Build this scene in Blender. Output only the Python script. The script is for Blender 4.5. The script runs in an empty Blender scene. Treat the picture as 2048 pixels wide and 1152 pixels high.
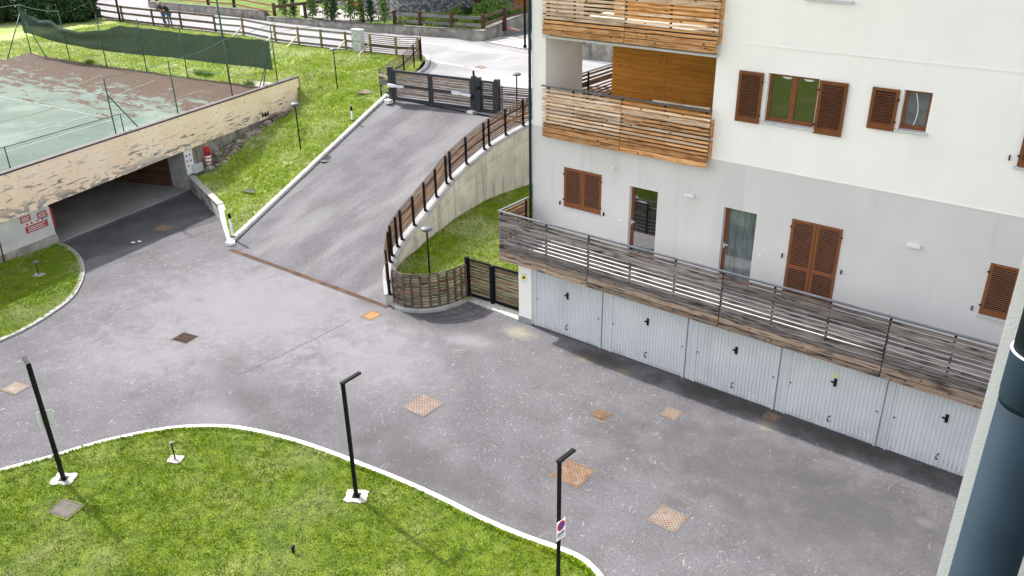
import bpy, bmesh, math, random
import numpy as np
from mathutils import Vector, Matrix, noise
from mathutils.geometry import delaunay_2d_cdt

# ---------------------------------------------------------------- camera, world, sun, exposure
CAM_LOC=(14.47,-19.04,13)
CAM_ROT=[[0.785348, -0.260347, 0.561648], [0.618854, 0.353299, -0.70157], [-0.015778, 0.898554, 0.438579]]
LENS=29.8062

S = bpy.context.scene
COL = S.collection
cam = bpy.data.objects.new('camera', bpy.data.cameras.new('camera'))
COL.objects.link(cam)
m = Matrix(CAM_ROT).to_4x4(); m.translation = CAM_LOC
cam.matrix_world = m
cam.data.sensor_width = 36; cam.data.lens = LENS
cam.data.clip_start = 0.05; cam.data.clip_end = 2000
S.camera = cam
SUN = Vector((-1.02, 0.11, 1.0)).normalized()
W = bpy.data.worlds.new('World'); S.world = W; W.use_nodes = True
wn = W.node_tree
sky = wn.nodes.new('ShaderNodeTexSky'); sky.sky_type = 'NISHITA'; sky.sun_disc = False
sky.sun_elevation = math.asin(SUN.z); sky.sun_rotation = math.atan2(SUN.x, SUN.y)
sky.air_density = 1.0; sky.dust_density = 2.5; sky.ozone_density = 1.0
hs = wn.nodes.new('ShaderNodeHueSaturation'); hs.inputs['Saturation'].default_value = 0.42   # thin high cloud greys the blue
wn.links.new(sky.outputs[0], hs.inputs['Color']); wn.links.new(hs.outputs[0], wn.nodes['Background'].inputs[0])
wn.nodes['Background'].inputs[1].default_value = 0.15
sl = bpy.data.lights.new('sun', 'SUN'); sl.energy = 3.5; sl.angle = math.radians(1.5); sl.color = (1, 0.96, 0.91)
so = bpy.data.objects.new('sun', sl); COL.objects.link(so); so.rotation_euler = SUN.to_track_quat('Z', 'Y').to_euler(); so.location = (0, 0, 40)
S.view_settings.view_transform = 'Standard'; S.view_settings.look = 'None'; S.view_settings.gamma = 1
S.view_settings.exposure = 1.24
rnd = random.Random(7)

# ---------------------------------------------------------------- materials
MATS = {}
def mat(name, base, base2=None, scale=1.5, rough=0.8, bump=0.0, bscale=20, layers=(), coord='pos', stretch=(1, 1, 1), metal=0, vary=0, detail=5, alpha=1, spec=0.15, trans=0, bdist=0.02, lohi=(.35, .65), blobs=(), ior=1.5):
    """procedural principled material: base/base2 mixed by noise, then layers (colour, scale, lo, hi, stretch, amount)"""
    if name in MATS: return MATS[name]
    M = bpy.data.materials.new(name); M.use_nodes = True
    t = M.node_tree; N = t.nodes; L = t.links; P = N['Principled BSDF']
    def node(k, **kw):
        n = N.new(k)
        for a, b in kw.items(): setattr(n, a, b)
        return n
    if coord == 'pos': src = node('ShaderNodeNewGeometry').outputs['Position']
    else: src = node('ShaderNodeTexCoord').outputs['Object']
    oi = node('ShaderNodeObjectInfo')
    if coord == 'obj':
        ad = node('ShaderNodeVectorMath', operation='ADD'); mu = node('ShaderNodeMath', operation='MULTIPLY'); mu.inputs[1].default_value = 57
        L.new(oi.outputs['Random'], mu.inputs[0]); L.new(src, ad.inputs[0]); L.new(mu.outputs[0], ad.inputs[1]); src = ad.outputs[0]
    def fac(scale, lo, hi, st, det=5, kind='noise', dist=0):
        mp = node('ShaderNodeMapping'); mp.inputs['Scale'].default_value = st; 
        if len(st) == 3: L.new(src, mp.inputs[0])
        if kind == 'voronoi':
            n = node('ShaderNodeTexVoronoi'); n.inputs['Scale'].default_value = scale; L.new(mp.outputs[0], n.inputs[0]); o = n.outputs['Distance']
        else:
            n = node('ShaderNodeTexNoise'); n.inputs['Scale'].default_value = scale; n.inputs['Detail'].default_value = det
            n.inputs['Distortion'].default_value = dist; L.new(mp.outputs[0], n.inputs[0]); o = n.outputs['Fac']
        r = node('ShaderNodeMapRange'); r.interpolation_type = 'SMOOTHSTEP'
        r.inputs['From Min'].default_value = lo; r.inputs['From Max'].default_value = hi
        L.new(o, r.inputs[0]); return r.outputs[0]
    def rgb(c): return (c[0], c[1], c[2], 1)
    mx = node('ShaderNodeMix', data_type='RGBA')
    mx.inputs[6].default_value = rgb(base); mx.inputs[7].default_value = rgb(base2 or base)
    L.new(fac(scale, lohi[0], lohi[1], stretch, detail), mx.inputs[0]); out = mx.outputs[2]
    for ly in layers:
        c, sc, lo, hi, st, amt = ly[:6]; kind = ly[6] if len(ly) > 6 else 'noise'; dist = ly[7] if len(ly) > 7 else 0; zb_ = ly[8] if len(ly) > 8 else None
        f = fac(sc, lo, hi, st, 4, kind, dist); mm = node('ShaderNodeMath', operation='MULTIPLY'); mm.inputs[1].default_value = amt
        if zb_:      # only below a height: fades in from zb_[0] down to zb_[1]
            sx = node('ShaderNodeSeparateXYZ'); L.new(src, sx.inputs[0]); zr = node('ShaderNodeMapRange'); zr.inputs['From Min'].default_value = zb_[0]; zr.inputs['From Max'].default_value = zb_[1]; L.new(sx.outputs[2], zr.inputs[0])
            zm = node('ShaderNodeMath', operation='MULTIPLY'); L.new(f, zm.inputs[0]); L.new(zr.outputs[0], zm.inputs[1]); f = zm.outputs[0]
        L.new(f, mm.inputs[0]); x = node('ShaderNodeMix', data_type='RGBA'); L.new(mm.outputs[0], x.inputs[0]); L.new(out, x.inputs[6]); x.inputs[7].default_value = rgb(c); out = x.outputs[2]
    for c, cx, cy, rx, ry, rot, amt in blobs:      # stains, dusty areas and painted-in shade with a shape of their own, in metres on the ground
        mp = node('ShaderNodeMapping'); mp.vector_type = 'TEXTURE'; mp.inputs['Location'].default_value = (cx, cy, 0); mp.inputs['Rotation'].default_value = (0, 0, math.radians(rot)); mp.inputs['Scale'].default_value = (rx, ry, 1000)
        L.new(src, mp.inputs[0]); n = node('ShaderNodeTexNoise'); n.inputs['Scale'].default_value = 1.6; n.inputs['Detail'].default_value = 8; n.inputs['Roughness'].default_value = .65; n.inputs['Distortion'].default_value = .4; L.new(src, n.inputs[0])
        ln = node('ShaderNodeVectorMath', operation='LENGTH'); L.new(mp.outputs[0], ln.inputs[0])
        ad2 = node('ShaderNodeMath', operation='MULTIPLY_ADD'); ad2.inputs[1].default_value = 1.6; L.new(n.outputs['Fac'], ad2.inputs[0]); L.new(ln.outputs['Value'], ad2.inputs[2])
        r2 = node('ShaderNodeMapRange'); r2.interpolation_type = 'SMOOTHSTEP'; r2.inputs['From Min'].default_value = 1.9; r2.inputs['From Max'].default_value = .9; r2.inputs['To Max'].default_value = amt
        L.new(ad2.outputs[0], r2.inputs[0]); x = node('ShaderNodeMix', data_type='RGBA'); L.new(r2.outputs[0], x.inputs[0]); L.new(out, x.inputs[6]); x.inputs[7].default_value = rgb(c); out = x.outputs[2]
    if vary:
        h = node('ShaderNodeHueSaturation'); r = node('ShaderNodeMapRange'); r.inputs[3].default_value = 1 - vary; r.inputs[4].default_value = 1 + vary
        L.new(oi.outputs['Random'], r.inputs[0]); L.new(r.outputs[0], h.inputs['Value']); L.new(out, h.inputs['Color']); out = h.outputs[0]
    L.new(out, P.inputs['Base Color'])
    P.inputs['Roughness'].default_value = rough; P.inputs['Metallic'].default_value = metal
    P.inputs['Specular IOR Level'].default_value = spec; P.inputs['IOR'].default_value = ior
    P.inputs['Alpha'].default_value = alpha; P.inputs['Transmission Weight'].default_value = trans
    if bump:
        b = node('ShaderNodeBump'); b.inputs['Strength'].default_value = bump; b.inputs['Distance'].default_value = bdist
        n = node('ShaderNodeTexNoise'); n.inputs['Scale'].default_value = bscale; n.inputs['Detail'].default_value = 4
        mp = node('ShaderNodeMapping'); mp.inputs['Scale'].default_value = stretch; L.new(src, mp.inputs[0]); L.new(mp.outputs[0], n.inputs[0])
        L.new(n.outputs['Fac'], b.inputs['Height']); L.new(b.outputs[0], P.inputs['Normal'])
    MATS[name] = M; return M

I3 = (1, 1, 1)
def rot2(deg): return I3
asph_layers = (
    ((.14, .135, .144), .3, .45, .72, (.5, 1, 1), .5),
    ((.085, .08, .088), .5, .54, .72, (.4, 1, 1), .4),
    ((.25, .245, .255), 28, .57, .66, I3, .42, 'noise', 1.2),
    ((.04, .039, .042), 24, .57, .66, I3, .6), ((.155, .15, .16), 9, .55, .68, I3, .35),
    ((.33, .32, .33), 6, .635, .69, (1, .45, 1), .5, 'noise', 3.0),
    ((.07, .065, .07), 1.1, .64, .7, (1, .3, 1), .25, 'noise', 2.0))
def dk(k): return (.090 * k, .0875 * k, .0915 * k)
LT = (.225, .220, .231); TN = (.26, .235, .175)
BR = (.048, .044, .038)  # wet asphalt along the garage doors, with the terrace shade painted in
yard_blobs = ((LT, *(-8.252,-4.353,0)[:2], 7, 5.5, 20, .6), (LT, *(-2.32,-4.447,0)[:2], 3.2, 2.6, 0, .5), (LT, *(-3.8,-9.15,0)[:2], 1.6, 1.0, 0, .35), (LT, *(-8.525,-9.077,0)[:2], 3.5, 2.0, 20, .4),
    (LT, *(-0.948,-1.917,0)[:2], 1.2, .7, 0, .6), (dk(.8), *(-5.707,-7.335,0)[:2], 1.3, .5, -30, .35), (dk(.72), *(-2.008,-8.381,0)[:2], 5, .8, -8, .4), (dk(.66), *(2.233,-7.294,0)[:2], 5, 1.1, -2, .5), (dk(.72), *(8.557,-2.516,0)[:2], 5, 2.6, 10, .5), (dk(.6), *(-2.596,-1.5,0)[:2], 2.6, .9, 10, .6),  # dark blob before the curved fence paints in its cast shade
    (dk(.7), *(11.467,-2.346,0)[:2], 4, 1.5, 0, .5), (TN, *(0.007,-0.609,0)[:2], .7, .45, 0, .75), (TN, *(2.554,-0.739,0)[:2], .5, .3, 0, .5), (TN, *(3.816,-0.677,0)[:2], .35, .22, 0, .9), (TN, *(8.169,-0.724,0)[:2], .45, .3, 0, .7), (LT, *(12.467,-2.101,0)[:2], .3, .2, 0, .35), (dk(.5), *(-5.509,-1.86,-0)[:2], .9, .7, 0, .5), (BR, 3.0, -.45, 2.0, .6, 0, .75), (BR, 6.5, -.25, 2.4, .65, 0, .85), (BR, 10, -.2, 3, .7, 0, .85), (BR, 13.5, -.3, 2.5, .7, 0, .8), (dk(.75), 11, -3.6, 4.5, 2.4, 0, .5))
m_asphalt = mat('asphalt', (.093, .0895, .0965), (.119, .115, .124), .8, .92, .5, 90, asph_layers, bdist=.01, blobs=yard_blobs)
m_asphalt_ramp = mat('asphalt_ramp', (.098, .0945, .102), (.124, .120, .130), .8, .92, .4, 90, (
    ((.19, .187, .193), .8, .42, .72, (1, .05, 1), .65), ((.085, .08, .087), 1.5, .52, .72, (1, .04, 1), .5),
    ((.33, .32, .33), 26, .57, .66, I3, .4), ((.05, .05, .05), 24, .57, .68, I3, .5)), bdist=.01)
m_asphalt_patch = mat('asphalt_patch', (.085, .082, .08), (.125, .12, .112), .9, .9, .4, 90, (
    ((.25, .22, .17), 1.2, .6, .75, I3, .6), ((.3, .28, .25), 20, .62, .72, I3, .35), ((.045, .04, .04), 2.2, .55, .7, I3, .5)), bdist=.01)
m_road = mat('road_asphalt', (.23, .226, .232), (.29, .285, .29), .35, .92, .3, 60, (((.36, .355, .36), .5, .5, .7, (.2, 1, 1), .6), ((.2, .2, .2), 1.0, .58, .7, (.3, 1, 1), .4), ((.22, .22, .22), 20, .58, .7, I3, .3)))
m_white_line = mat('road_paint', (.7, .7, .68), (.5, .5, .5), 3, .7, layers=(((.35, .35, .35), 4, .6, .7, I3, .7),))
GR = (.105, .165, .018); GR2 = (.06, .115, .012)
m_lawn = mat('lawn_soil', (0.145, 0.198, 0.0242), (0.0968, 0.143, 0.0176), 3.0, .95, 1.0, 30, (((0.266, 0.264, 0.11), .6, .5, .75, I3, .6), ((0.0424, 0.055, 0.011), 9, .55, .7, I3, .7), ((0.194, 0.143, 0.066), 1.3, .66, .78, I3, .5)), bdist=.05)
m_blade = mat('grass_blade', (0.248, 0.354, 0.011), (0.175, 0.276, 0.00736), 1.1, .75, layers=(((0.368, 0.396, 0.0276), 1.6, .50, .68, I3, .6), ((0.534, 0.57, 0.331), .38, .50, .66, I3, .65), ((0.57, 0.607, 0.414), 6.0, .61, .69, (1, .45, 1), .85, 'noise', 1.5), ((0.0736, 0.138, 0.00368), 9, .50, .62, I3, .55), ((0.386, 0.294, 0.11), 2.6, .66, .76, I3, .6)), spec=.2)
m_blade_up = mat('dry_grass_blade', (0.423, 0.515, 0.092), (0.322, 0.432, 0.046), .8, .75, layers=(((0.626, 0.644, 0.35), .5, .42, .68, I3, .7), ((0.248, 0.368, 0.0184), 1.0, .52, .7, I3, .8), ((0.138, 0.202, 0.0184), 6, .54, .66, I3, .65), ((0.81, 0.791, 0.607), 3, .61, .70, I3, .65)), spec=.2)
m_lawn_up = mat('meadow_soil', (0.312, 0.364, 0.104), (0.208, 0.273, 0.065), 1.0, .95, 1.0, 20, (((0.416, 0.442, 0.234), .5, .45, .7, I3, .6), ((0.065, 0.091, 0.026), 7, .55, .7, I3, .6), ((0.325, 0.247, 0.156), 1.2, .66, .78, I3, .5)), bdist=.06)
m_kerb = mat('kerb_concrete', (0.384, 0.378, 0.36), (0.31, 0.304, 0.285), 4, .85, .3, 30, (((0.174, 0.167, 0.149), 6, .6, .72, I3, .7), ((0.186, 0.192, 0.124), 1.5, .62, .75, I3, .4)))
m_kerb_white = mat('kerb_white', (.78, .77, .74), (.66, .65, .62), 4, .85, .3, 30, (((.4, .38, .33), 8, .62, .72, I3, .5),))
m_conc = mat('wall_concrete', (.44, .43, .385), (.36, .35, .31), 1.5, .85, .3, 15, (((.22, .20, .165), 1.2, .54, .70, (2.2, 2.2, .25), .6), ((.54, .53, .49), .8, .55, .7, I3, .5), ((.14, .12, .10), 3, .64, .74, (2, 2, .3), .6)))
m_coping = mat('coping_concrete', (0.322, 0.322, 0.316), (0.26, 0.26, 0.254), 2, .85, .3, 30, (((0.155, 0.143, 0.124), 2, .6, .72, I3, .5),))
m_oldconc = mat('old_concrete', (.36, .34, .30), (.24, .22, .19), 2, .9, .5, 14, (((.10, .09, .08), 1.6, .52, .68, (1, 1, .5), .7), ((.5, .48, .43), 2.2, .58, .7, I3, .5)))
m_stucco = mat('white_stucco', (.85, .83, .79), (.82, .80, .76), .7, .9, .25, 120, (((.77, .755, .72), .5, .55, .8, (1, 1, .3), .4), ((.74, .72, .68), 3.0, .60, .74, (1, 1, .07), .25),), bdist=.01)
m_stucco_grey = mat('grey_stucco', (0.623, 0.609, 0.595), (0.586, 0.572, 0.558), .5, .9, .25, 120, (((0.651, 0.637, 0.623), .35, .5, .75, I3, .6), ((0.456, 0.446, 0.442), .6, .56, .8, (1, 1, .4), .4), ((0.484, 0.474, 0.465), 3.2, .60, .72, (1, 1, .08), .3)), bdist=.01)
m_stucco_rough = mat('rough_stucco', (.95, .90, .915), (.93, .88, .89), 5, .95, .45, 260, bdist=.005)
m_gate_metal = mat('gate_metal', (.028, .030, .037), (.036, .039, .046), 3, .5, 0, spec=.3)
m_soffit = mat('soffit_paint', (.50, .49, .44), (.45, .44, .4), 1, .9)
m_granite = mat('granite', (.62, .62, .62), (.5, .5, .5), 30, .6, 0, layers=(((.18, .18, .19), 70, .55, .62, I3, .8),))
m_granite_dark = mat('granite_plate', (.25, .27, .28), (.33, .35, .36), 20, .5, 0, layers=(((.12, .13, .14), 60, .52, .62, I3, .8),))
def wood(name, a, b, dark, hi, vary=.22, knots=.7, stain=.5, rough=.75):
    return mat(name, a, b, 3.0, rough, .4, 9, (
        (dark, 2.4, .50, .66, (.7, 5, 7), stain), (hi, 3.1, .52, .66, (.6, 12, 16), .6), (tuple(x * .5 for x in a), 1.3, .58, .68, (.9, 1.5, 2), stain * .7),
        (tuple(x * .45 for x in dark), 1.1, .66, .74, (1, 3, 4), stain),
        ((.10, .035, .012), 3.4, .16, .09, (1, 1.6, 1.6), knots, 'voronoi')), coord='obj', stretch=(.35, 9, 14), vary=vary, bdist=.006)
m_larch = wood('larch_board', (.43, .19, .06), (.60, .32, .13), (.22, .07, .02), (.80, .57, .36), knots=1, stain=.75, vary=.28)
m_larch_pale = wood('pale_larch_board', (.56, .35, .2), (.72, .52, .36), (.33, .14, .05), (.86, .76, .64), knots=1, stain=.65)
m_larch_grey = wood('weathered_board', (.13, .108, .098), (.235, .205, .19), (.03, .026, .027), (.42, .395, .38), stain=.95, vary=.35, knots=.9)
m_larch_base = wood('base_board', (.22, .155, .115), (.36, .27, .20), (.045, .036, .033), (.50, .41, .32), stain=.9, vary=.35, knots=1)
m_brown_board = wood('brown_board', (.115, .058, .03), (.20, .11, .06), (.04, .02, .012), (.30, .21, .14), stain=.7, vary=.4)
m_gate_board = wood('gate_board', (.11, .088, .075), (.20, .168, .148), (.035, .028, .025), (.33, .295, .27), stain=.8, vary=.35)
m_gate_brown = wood('gate_board_brown', (.13, .08, .055), (.21, .135, .095), (.04, .025, .018), (.33, .25, .19), stain=.8, vary=.35)
m_dark_board = wood('dark_fence_rail', (.10, .065, .045), (.14, .1, .075), (.05, .035, .03), (.2, .16, .13))
m_grey_rail = wood('grey_fence_rail', (.17, .165, .155), (.24, .235, .22), (.1, .095, .09), (.3, .29, .27))
m_post_wood = wood('fence_post_wood', (.20, .14, .06), (.27, .2, .1), (.12, .08, .04), (.33, .26, .16))
m_brace = wood('brace_wood', (.52, .44, .32), (.6, .52, .4), (.4, .32, .22), (.65, .58, .46))
m_red_rail = wood('red_rail', (.42, .2, .12), (.5, .27, .17), (.3, .12, .07), (.55, .35, .25))
m_panel_wood = wood('panel_board', (0.572, 0.219, 0.0308), (0.682, 0.293, 0.0528), (0.352, 0.115, 0.0176), (0.605, 0.293, 0.0792), vary=.06, stain=.35)
m_shutter = mat('shutter_varnish', (0.146, 0.0411, 0.0109), (0.174, 0.0527, 0.0149), 4, .4, 0, layers=(((0.105, 0.0263, 0.00744), 3, .5, .7, (3, 3, .5), .5),), spec=.5)
m_shutter_closed = mat('shutter_varnish_light', (0.184, 0.0598, 0.0163), (0.211, 0.0718, 0.0207), 4, .45, 0, layers=(((0.136, 0.0389, 0.0109), 3, .5, .7, (3, 3, .5), .4),), spec=.5)
m_frame = mat('window_frame_wood', (0.16, 0.0441, 0.013), (0.2, 0.0608, 0.018), 4, .4, spec=.5)
m_louver = mat('louver_wood', (0.336, 0.152, 0.0874), (0.288, 0.125, 0.0684), 4, .5)
m_black = mat('anthracite_metal', (.006, .0065, .0075), (.009, .0095, .011), 3, .6, 0, spec=.12)
m_rail = mat('handrail_metal', (.075, .083, .1), (.1, .108, .125), 3, .4, 0, spec=.5)
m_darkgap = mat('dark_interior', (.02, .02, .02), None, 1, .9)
m_green_pole = mat('green_pole', (.025, .085, .06), (.035, .11, .08), 3, .5, spec=.4)
m_cable = mat('green_cable', (.12, .22, .18), (.16, .26, .22), 3, .6)
m_white_metal = mat('white_enamel', (.72, .73, .75), (.68, .69, .71), 3, .4, 0, spec=.5)
m_door_paint = mat('garage_door_paint', (0.531, 0.56, 0.58), (0.577, 0.603, 0.619), 1.0, .45, 0, layers=(((0.633, 0.655, 0.662), .9, .55, .75, (1, 1, .4), .4), ((0.335, 0.314, 0.278), 2.6, .42, .62, (1, 1, .8), .45, 'noise', .5, (.42, .02)), ((0.419, 0.418, 0.413), 1.4, .58, .72, (1, 1, .15), .3)), spec=.45, vary=.03)
m_grey_box = mat('grey_cabinet', (.55, .58, .59), (.5, .53, .54), 2, .6)
m_rust = mat('rusty_iron', (.175, .108, .072), (.205, .138, .098), 5, .8, .4, 60, (((.1, .055, .035), 9, .5, .7, I3, .6), ((.27, .21, .17), 4, .58, .75, I3, .5)))
m_rust_pale = mat('pale_rusty_iron', (.215, .175, .15), (.20, .145, .115), 5, .8, .4, 60, (((.11, .075, .06), 25, .56, .64, I3, .6), ((.29, .26, .245), 3, .5, .7, I3, .5)))
m_rust_dark = mat('dark_rusty_iron', (.05, .028, .018), (.085, .045, .027), 8, .8, .4, 60)
m_glass = mat('window_glass', (.008, .011, .009), None, 1, .03, 0, spec=.5, ior=2.3)
m_curtain = mat('curtain_fabric', (.22, .25, .26), (.30, .33, .34), 3, .9, layers=(((.13, .16, .16), 6, .5, .7, (3, 1, .1), .6),))
m_beam = mat('beam_cream_paint', (.88, .70, .52), (.92, .77, .61), .7, .85, .25, 12, (
    ((.88, .76, .58), .5, .5, .75, I3, .5), ((.70, .40, .13), .9, .62, .76, I3, .6), ((.70, .52, .34), 9, .60, .68, (.3, .3, 3), .4),
    ((.20, .19, .18), 2.6, .60, .615, (.6, .42, 3.0), .9, 'noise', .7, (3.1, 2.5)), ((.66, .36, .12), 2.4, .60, .68, (1.0, .8, 1.6), .7, 'noise', .8, (2.9, 2.0)), ((.26, .25, .24), 2.2, .50, .53, (.8, .6, 1.5), .85, 'noise', 1.2, (2.32, 1.75)), ((.30, .28, .25), 7, .66, .68, (1, 1, 1.5), .8), ((.42, .3, .2), 5, .70, .72, I3, .8)), detail=4)
m_cap = mat('dark_cap_metal', (.06, .045, .05), (.09, .07, .07), 2, .5)
m_cap_top = mat('cap_top', (.17, .16, .165), (.13, .12, .125), 2, .6)
m_court = mat('court_green', (.102, .138, .112), (.125, .162, .135), .5, .9, .1, 40, (
    ((.18, .225, .19), .35, .5, .7, I3, .6), ((.19, .20, .175), 1.6, .57, .72, I3, .45), ((.24, .28, .25), 12, .6, .7, I3, .35), ((.07, .10, .075), 7, .62, .72, I3, .3)))
def court_debris():
    # fallen needles and bark: dense along the far fence, thinning out across the court
    t = m_court.node_tree; N = t.nodes; L = t.links; P = N['Principled BSDF']; old = P.inputs['Base Color'].links[0].from_socket
    g = N.new('ShaderNodeNewGeometry').outputs['Position']
    dp = N.new('ShaderNodeVectorMath'); dp.operation = 'DOT_PRODUCT'; dp.inputs[1].default_value = (-.121, .9926, 0); L.new(g, dp.inputs[0])
    mr = N.new('ShaderNodeMapRange'); mr.clamp = False; mr.inputs['From Min'].default_value = 1.0; mr.inputs['From Max'].default_value = 10.4; mr.inputs['To Min'].default_value = -.12; mr.inputs['To Max'].default_value = .24; L.new(dp.outputs['Value'], mr.inputs[0])
    mp = N.new('ShaderNodeMapping'); mp.inputs['Scale'].default_value = (.55, 1.2, 1); L.new(g, mp.inputs[0])
    n = N.new('ShaderNodeTexNoise'); n.inputs['Scale'].default_value = 1.3; n.inputs['Detail'].default_value = 9; n.inputs['Roughness'].default_value = .72; n.inputs['Distortion'].default_value = .6; L.new(mp.outputs[0], n.inputs[0])
    a = N.new('ShaderNodeMath'); a.operation = 'ADD'; L.new(n.outputs['Fac'], a.inputs[0]); L.new(mr.outputs[0], a.inputs[1])
    s = N.new('ShaderNodeMapRange'); s.interpolation_type = 'SMOOTHSTEP'; s.inputs['From Min'].default_value = .50; s.inputs['From Max'].default_value = .58; s.inputs['To Max'].default_value = .9; L.new(a.outputs[0], s.inputs[0])
    n2 = N.new('ShaderNodeTexNoise'); n2.inputs['Scale'].default_value = 9; n2.inputs['Detail'].default_value = 8; n2.inputs['Roughness'].default_value = .8; L.new(g, n2.inputs[0])
    cr = N.new('ShaderNodeValToRGB'); L.new(n2.outputs['Fac'], cr.inputs[0]); e = cr.color_ramp.elements
    e[0].position = .32; e[0].color = (.025, .014, .01, 1); e[1].position = .75; e[1].color = (.15, .115, .085, 1)
    for pos, c in ((.44, (.042, .023, .016)), (.53, (.085, .045, .028)), (.62, (.115, .068, .04))): q = e.new(pos); q.color = (*c, 1)
    x = N.new('ShaderNodeMix'); x.data_type = 'RGBA'; L.new(s.outputs[0], x.inputs[0]); L.new(old, x.inputs[6]); L.new(cr.outputs[0], x.inputs[7]); L.new(x.outputs[2], P.inputs['Base Color'])
court_debris()
m_net = mat('shade_net', (.035, .065, .052), (.05, .085, .068), 6, .85, .3, 60, (((.075, .12, .1), 9, .5, .7, I3, .4),), spec=.2, alpha=.93)
m_mesh = mat('wire_mesh', (.08, .16, .12), None, 1, .6)
m_leaf = mat('leaf_green', (.10, .17, .035), (.16, .25, .06), 5, .7, layers=(((.04, .075, .018), 3, .5, .7, I3, .6),), spec=.3)
m_leaf_dark = mat('leaf_dark', (.025, .06, .018), (.05, .10, .03), 4, .7, layers=(((.012, .03, .01), 3, .5, .7, I3, .7),), spec=.3)
m_leaf_light = mat('leaf_light', (.17, .27, .05), (.11, .20, .03), 4, .7, layers=(((.25, .36, .1), 6, .5, .7, I3, .5),), spec=.3)
m_flower = mat('yellow_flower', (.55, .48, .03), (.45, .42, .05), 4, .7)
m_bark = mat('bark', (.10, .07, .05), (.15, .11, .08), 6, .9, .5, 20)
m_stonewall = mat('rubble_masonry', (.30, .30, .31), (.36, .36, .37), 2, .9, .5, 10, (((.09, .09, .09), 3.0, .34, .46, (1, 1, 1.7), .85, 'voronoi'), ((.55, .54, .52), 2.8, .5, .62, (1, 1, 1.8), .6), ((.16, .16, .165), 4.2, .52, .62, (1, 1, 1.8), .8)))
m_housewood = wood('house_wood', (.35, .13, .035), (.42, .17, .05), (.22, .07, .02), (.5, .25, .1))
m_darkwood = wood('dark_door_wood', (.06, .03, .02), (.09, .045, .03), (.03, .015, .01), (.12, .07, .05))
m_roof = mat('roof_tile', (.16, .12, .10), (.22, .16, .13), 2, .9)
m_skin = mat('skin', (.55, .32, .24), (.5, .29, .21), 8, .6)
m_jacket = mat('dark_jacket', (.02, .025, .04), (.03, .035, .05), 8, .8)
m_jeans = mat('jeans', (.07, .13, .24), (.1, .17, .3), 8, .85)
m_hair_grey = mat('grey_hair', (.45, .42, .4), None, 8, .8)
m_hair_dark = mat('dark_hair', (.03, .022, .018), None, 8, .7)
m_shoe = mat('dark_shoe', (.03, .025, .022), None, 8, .6)
m_gate_pale = wood('pale_gate_board', (.20, .18, .168), (.31, .285, .27), (.07, .06, .055), (.46, .43, .41), stain=.7, vary=.35)
m_gate_rosy = wood('rosy_gate_board', (.20, .15, .12), (.30, .23, .19), (.08, .05, .04), (.42, .34, .29), stain=.7, vary=.3)
m_red = mat('red_paint', (.48, .035, .04), (.4, .03, .035), 5, .5)
m_redsign = mat('red_sign_board', (0.315, 0.0375, 0.0375), (0.375, 0.075, 0.075), 12, .6)
m_blue = mat('sign_blue', (.03, .06, .32), None, 5, .4)
m_signred = mat('sign_red', (.55, .02, .025), None, 5, .4)
m_signwhite = mat('sign_white', (.75, .76, .78), None, 5, .4)
m_yellow = mat('sign_yellow', (.78, .68, .02), None, 5, .5)
m_navy_pipe = mat('pipe_paint', (.0125, .0245, .036), (.015, .029, .042), 8, .7, .12, 260, bdist=.002, spec=.12)
m_gasket = mat('gasket', (.75, .78, .8), None, 5, .5)
m_stone = mat('loose_stone', (.24, .21, .17), (.34, .30, .25), 6, .9, .5, 18, coord='obj', vary=.35)
m_floor_conc = mat('garage_floor', (.27, .265, .24), (.34, .335, .30), .6, .8, .1, 20, (((.34, .34, .32), 1.5, .56, .7, (.3, 1, 1), .4),))
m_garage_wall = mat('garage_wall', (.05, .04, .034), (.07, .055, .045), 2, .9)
m_paving = mat('paving_stone', (.60, .60, .55), (.48, .48, .42), 3, .85, .3, 30, (((.38, .38, .28), 2.5, .55, .7, (1, 3, 1), .5),), coord='obj', vary=.12)
m_far = mat('far_ground', (.10, .14, .03), (.14, .18, .05), .2, .95)

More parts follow.
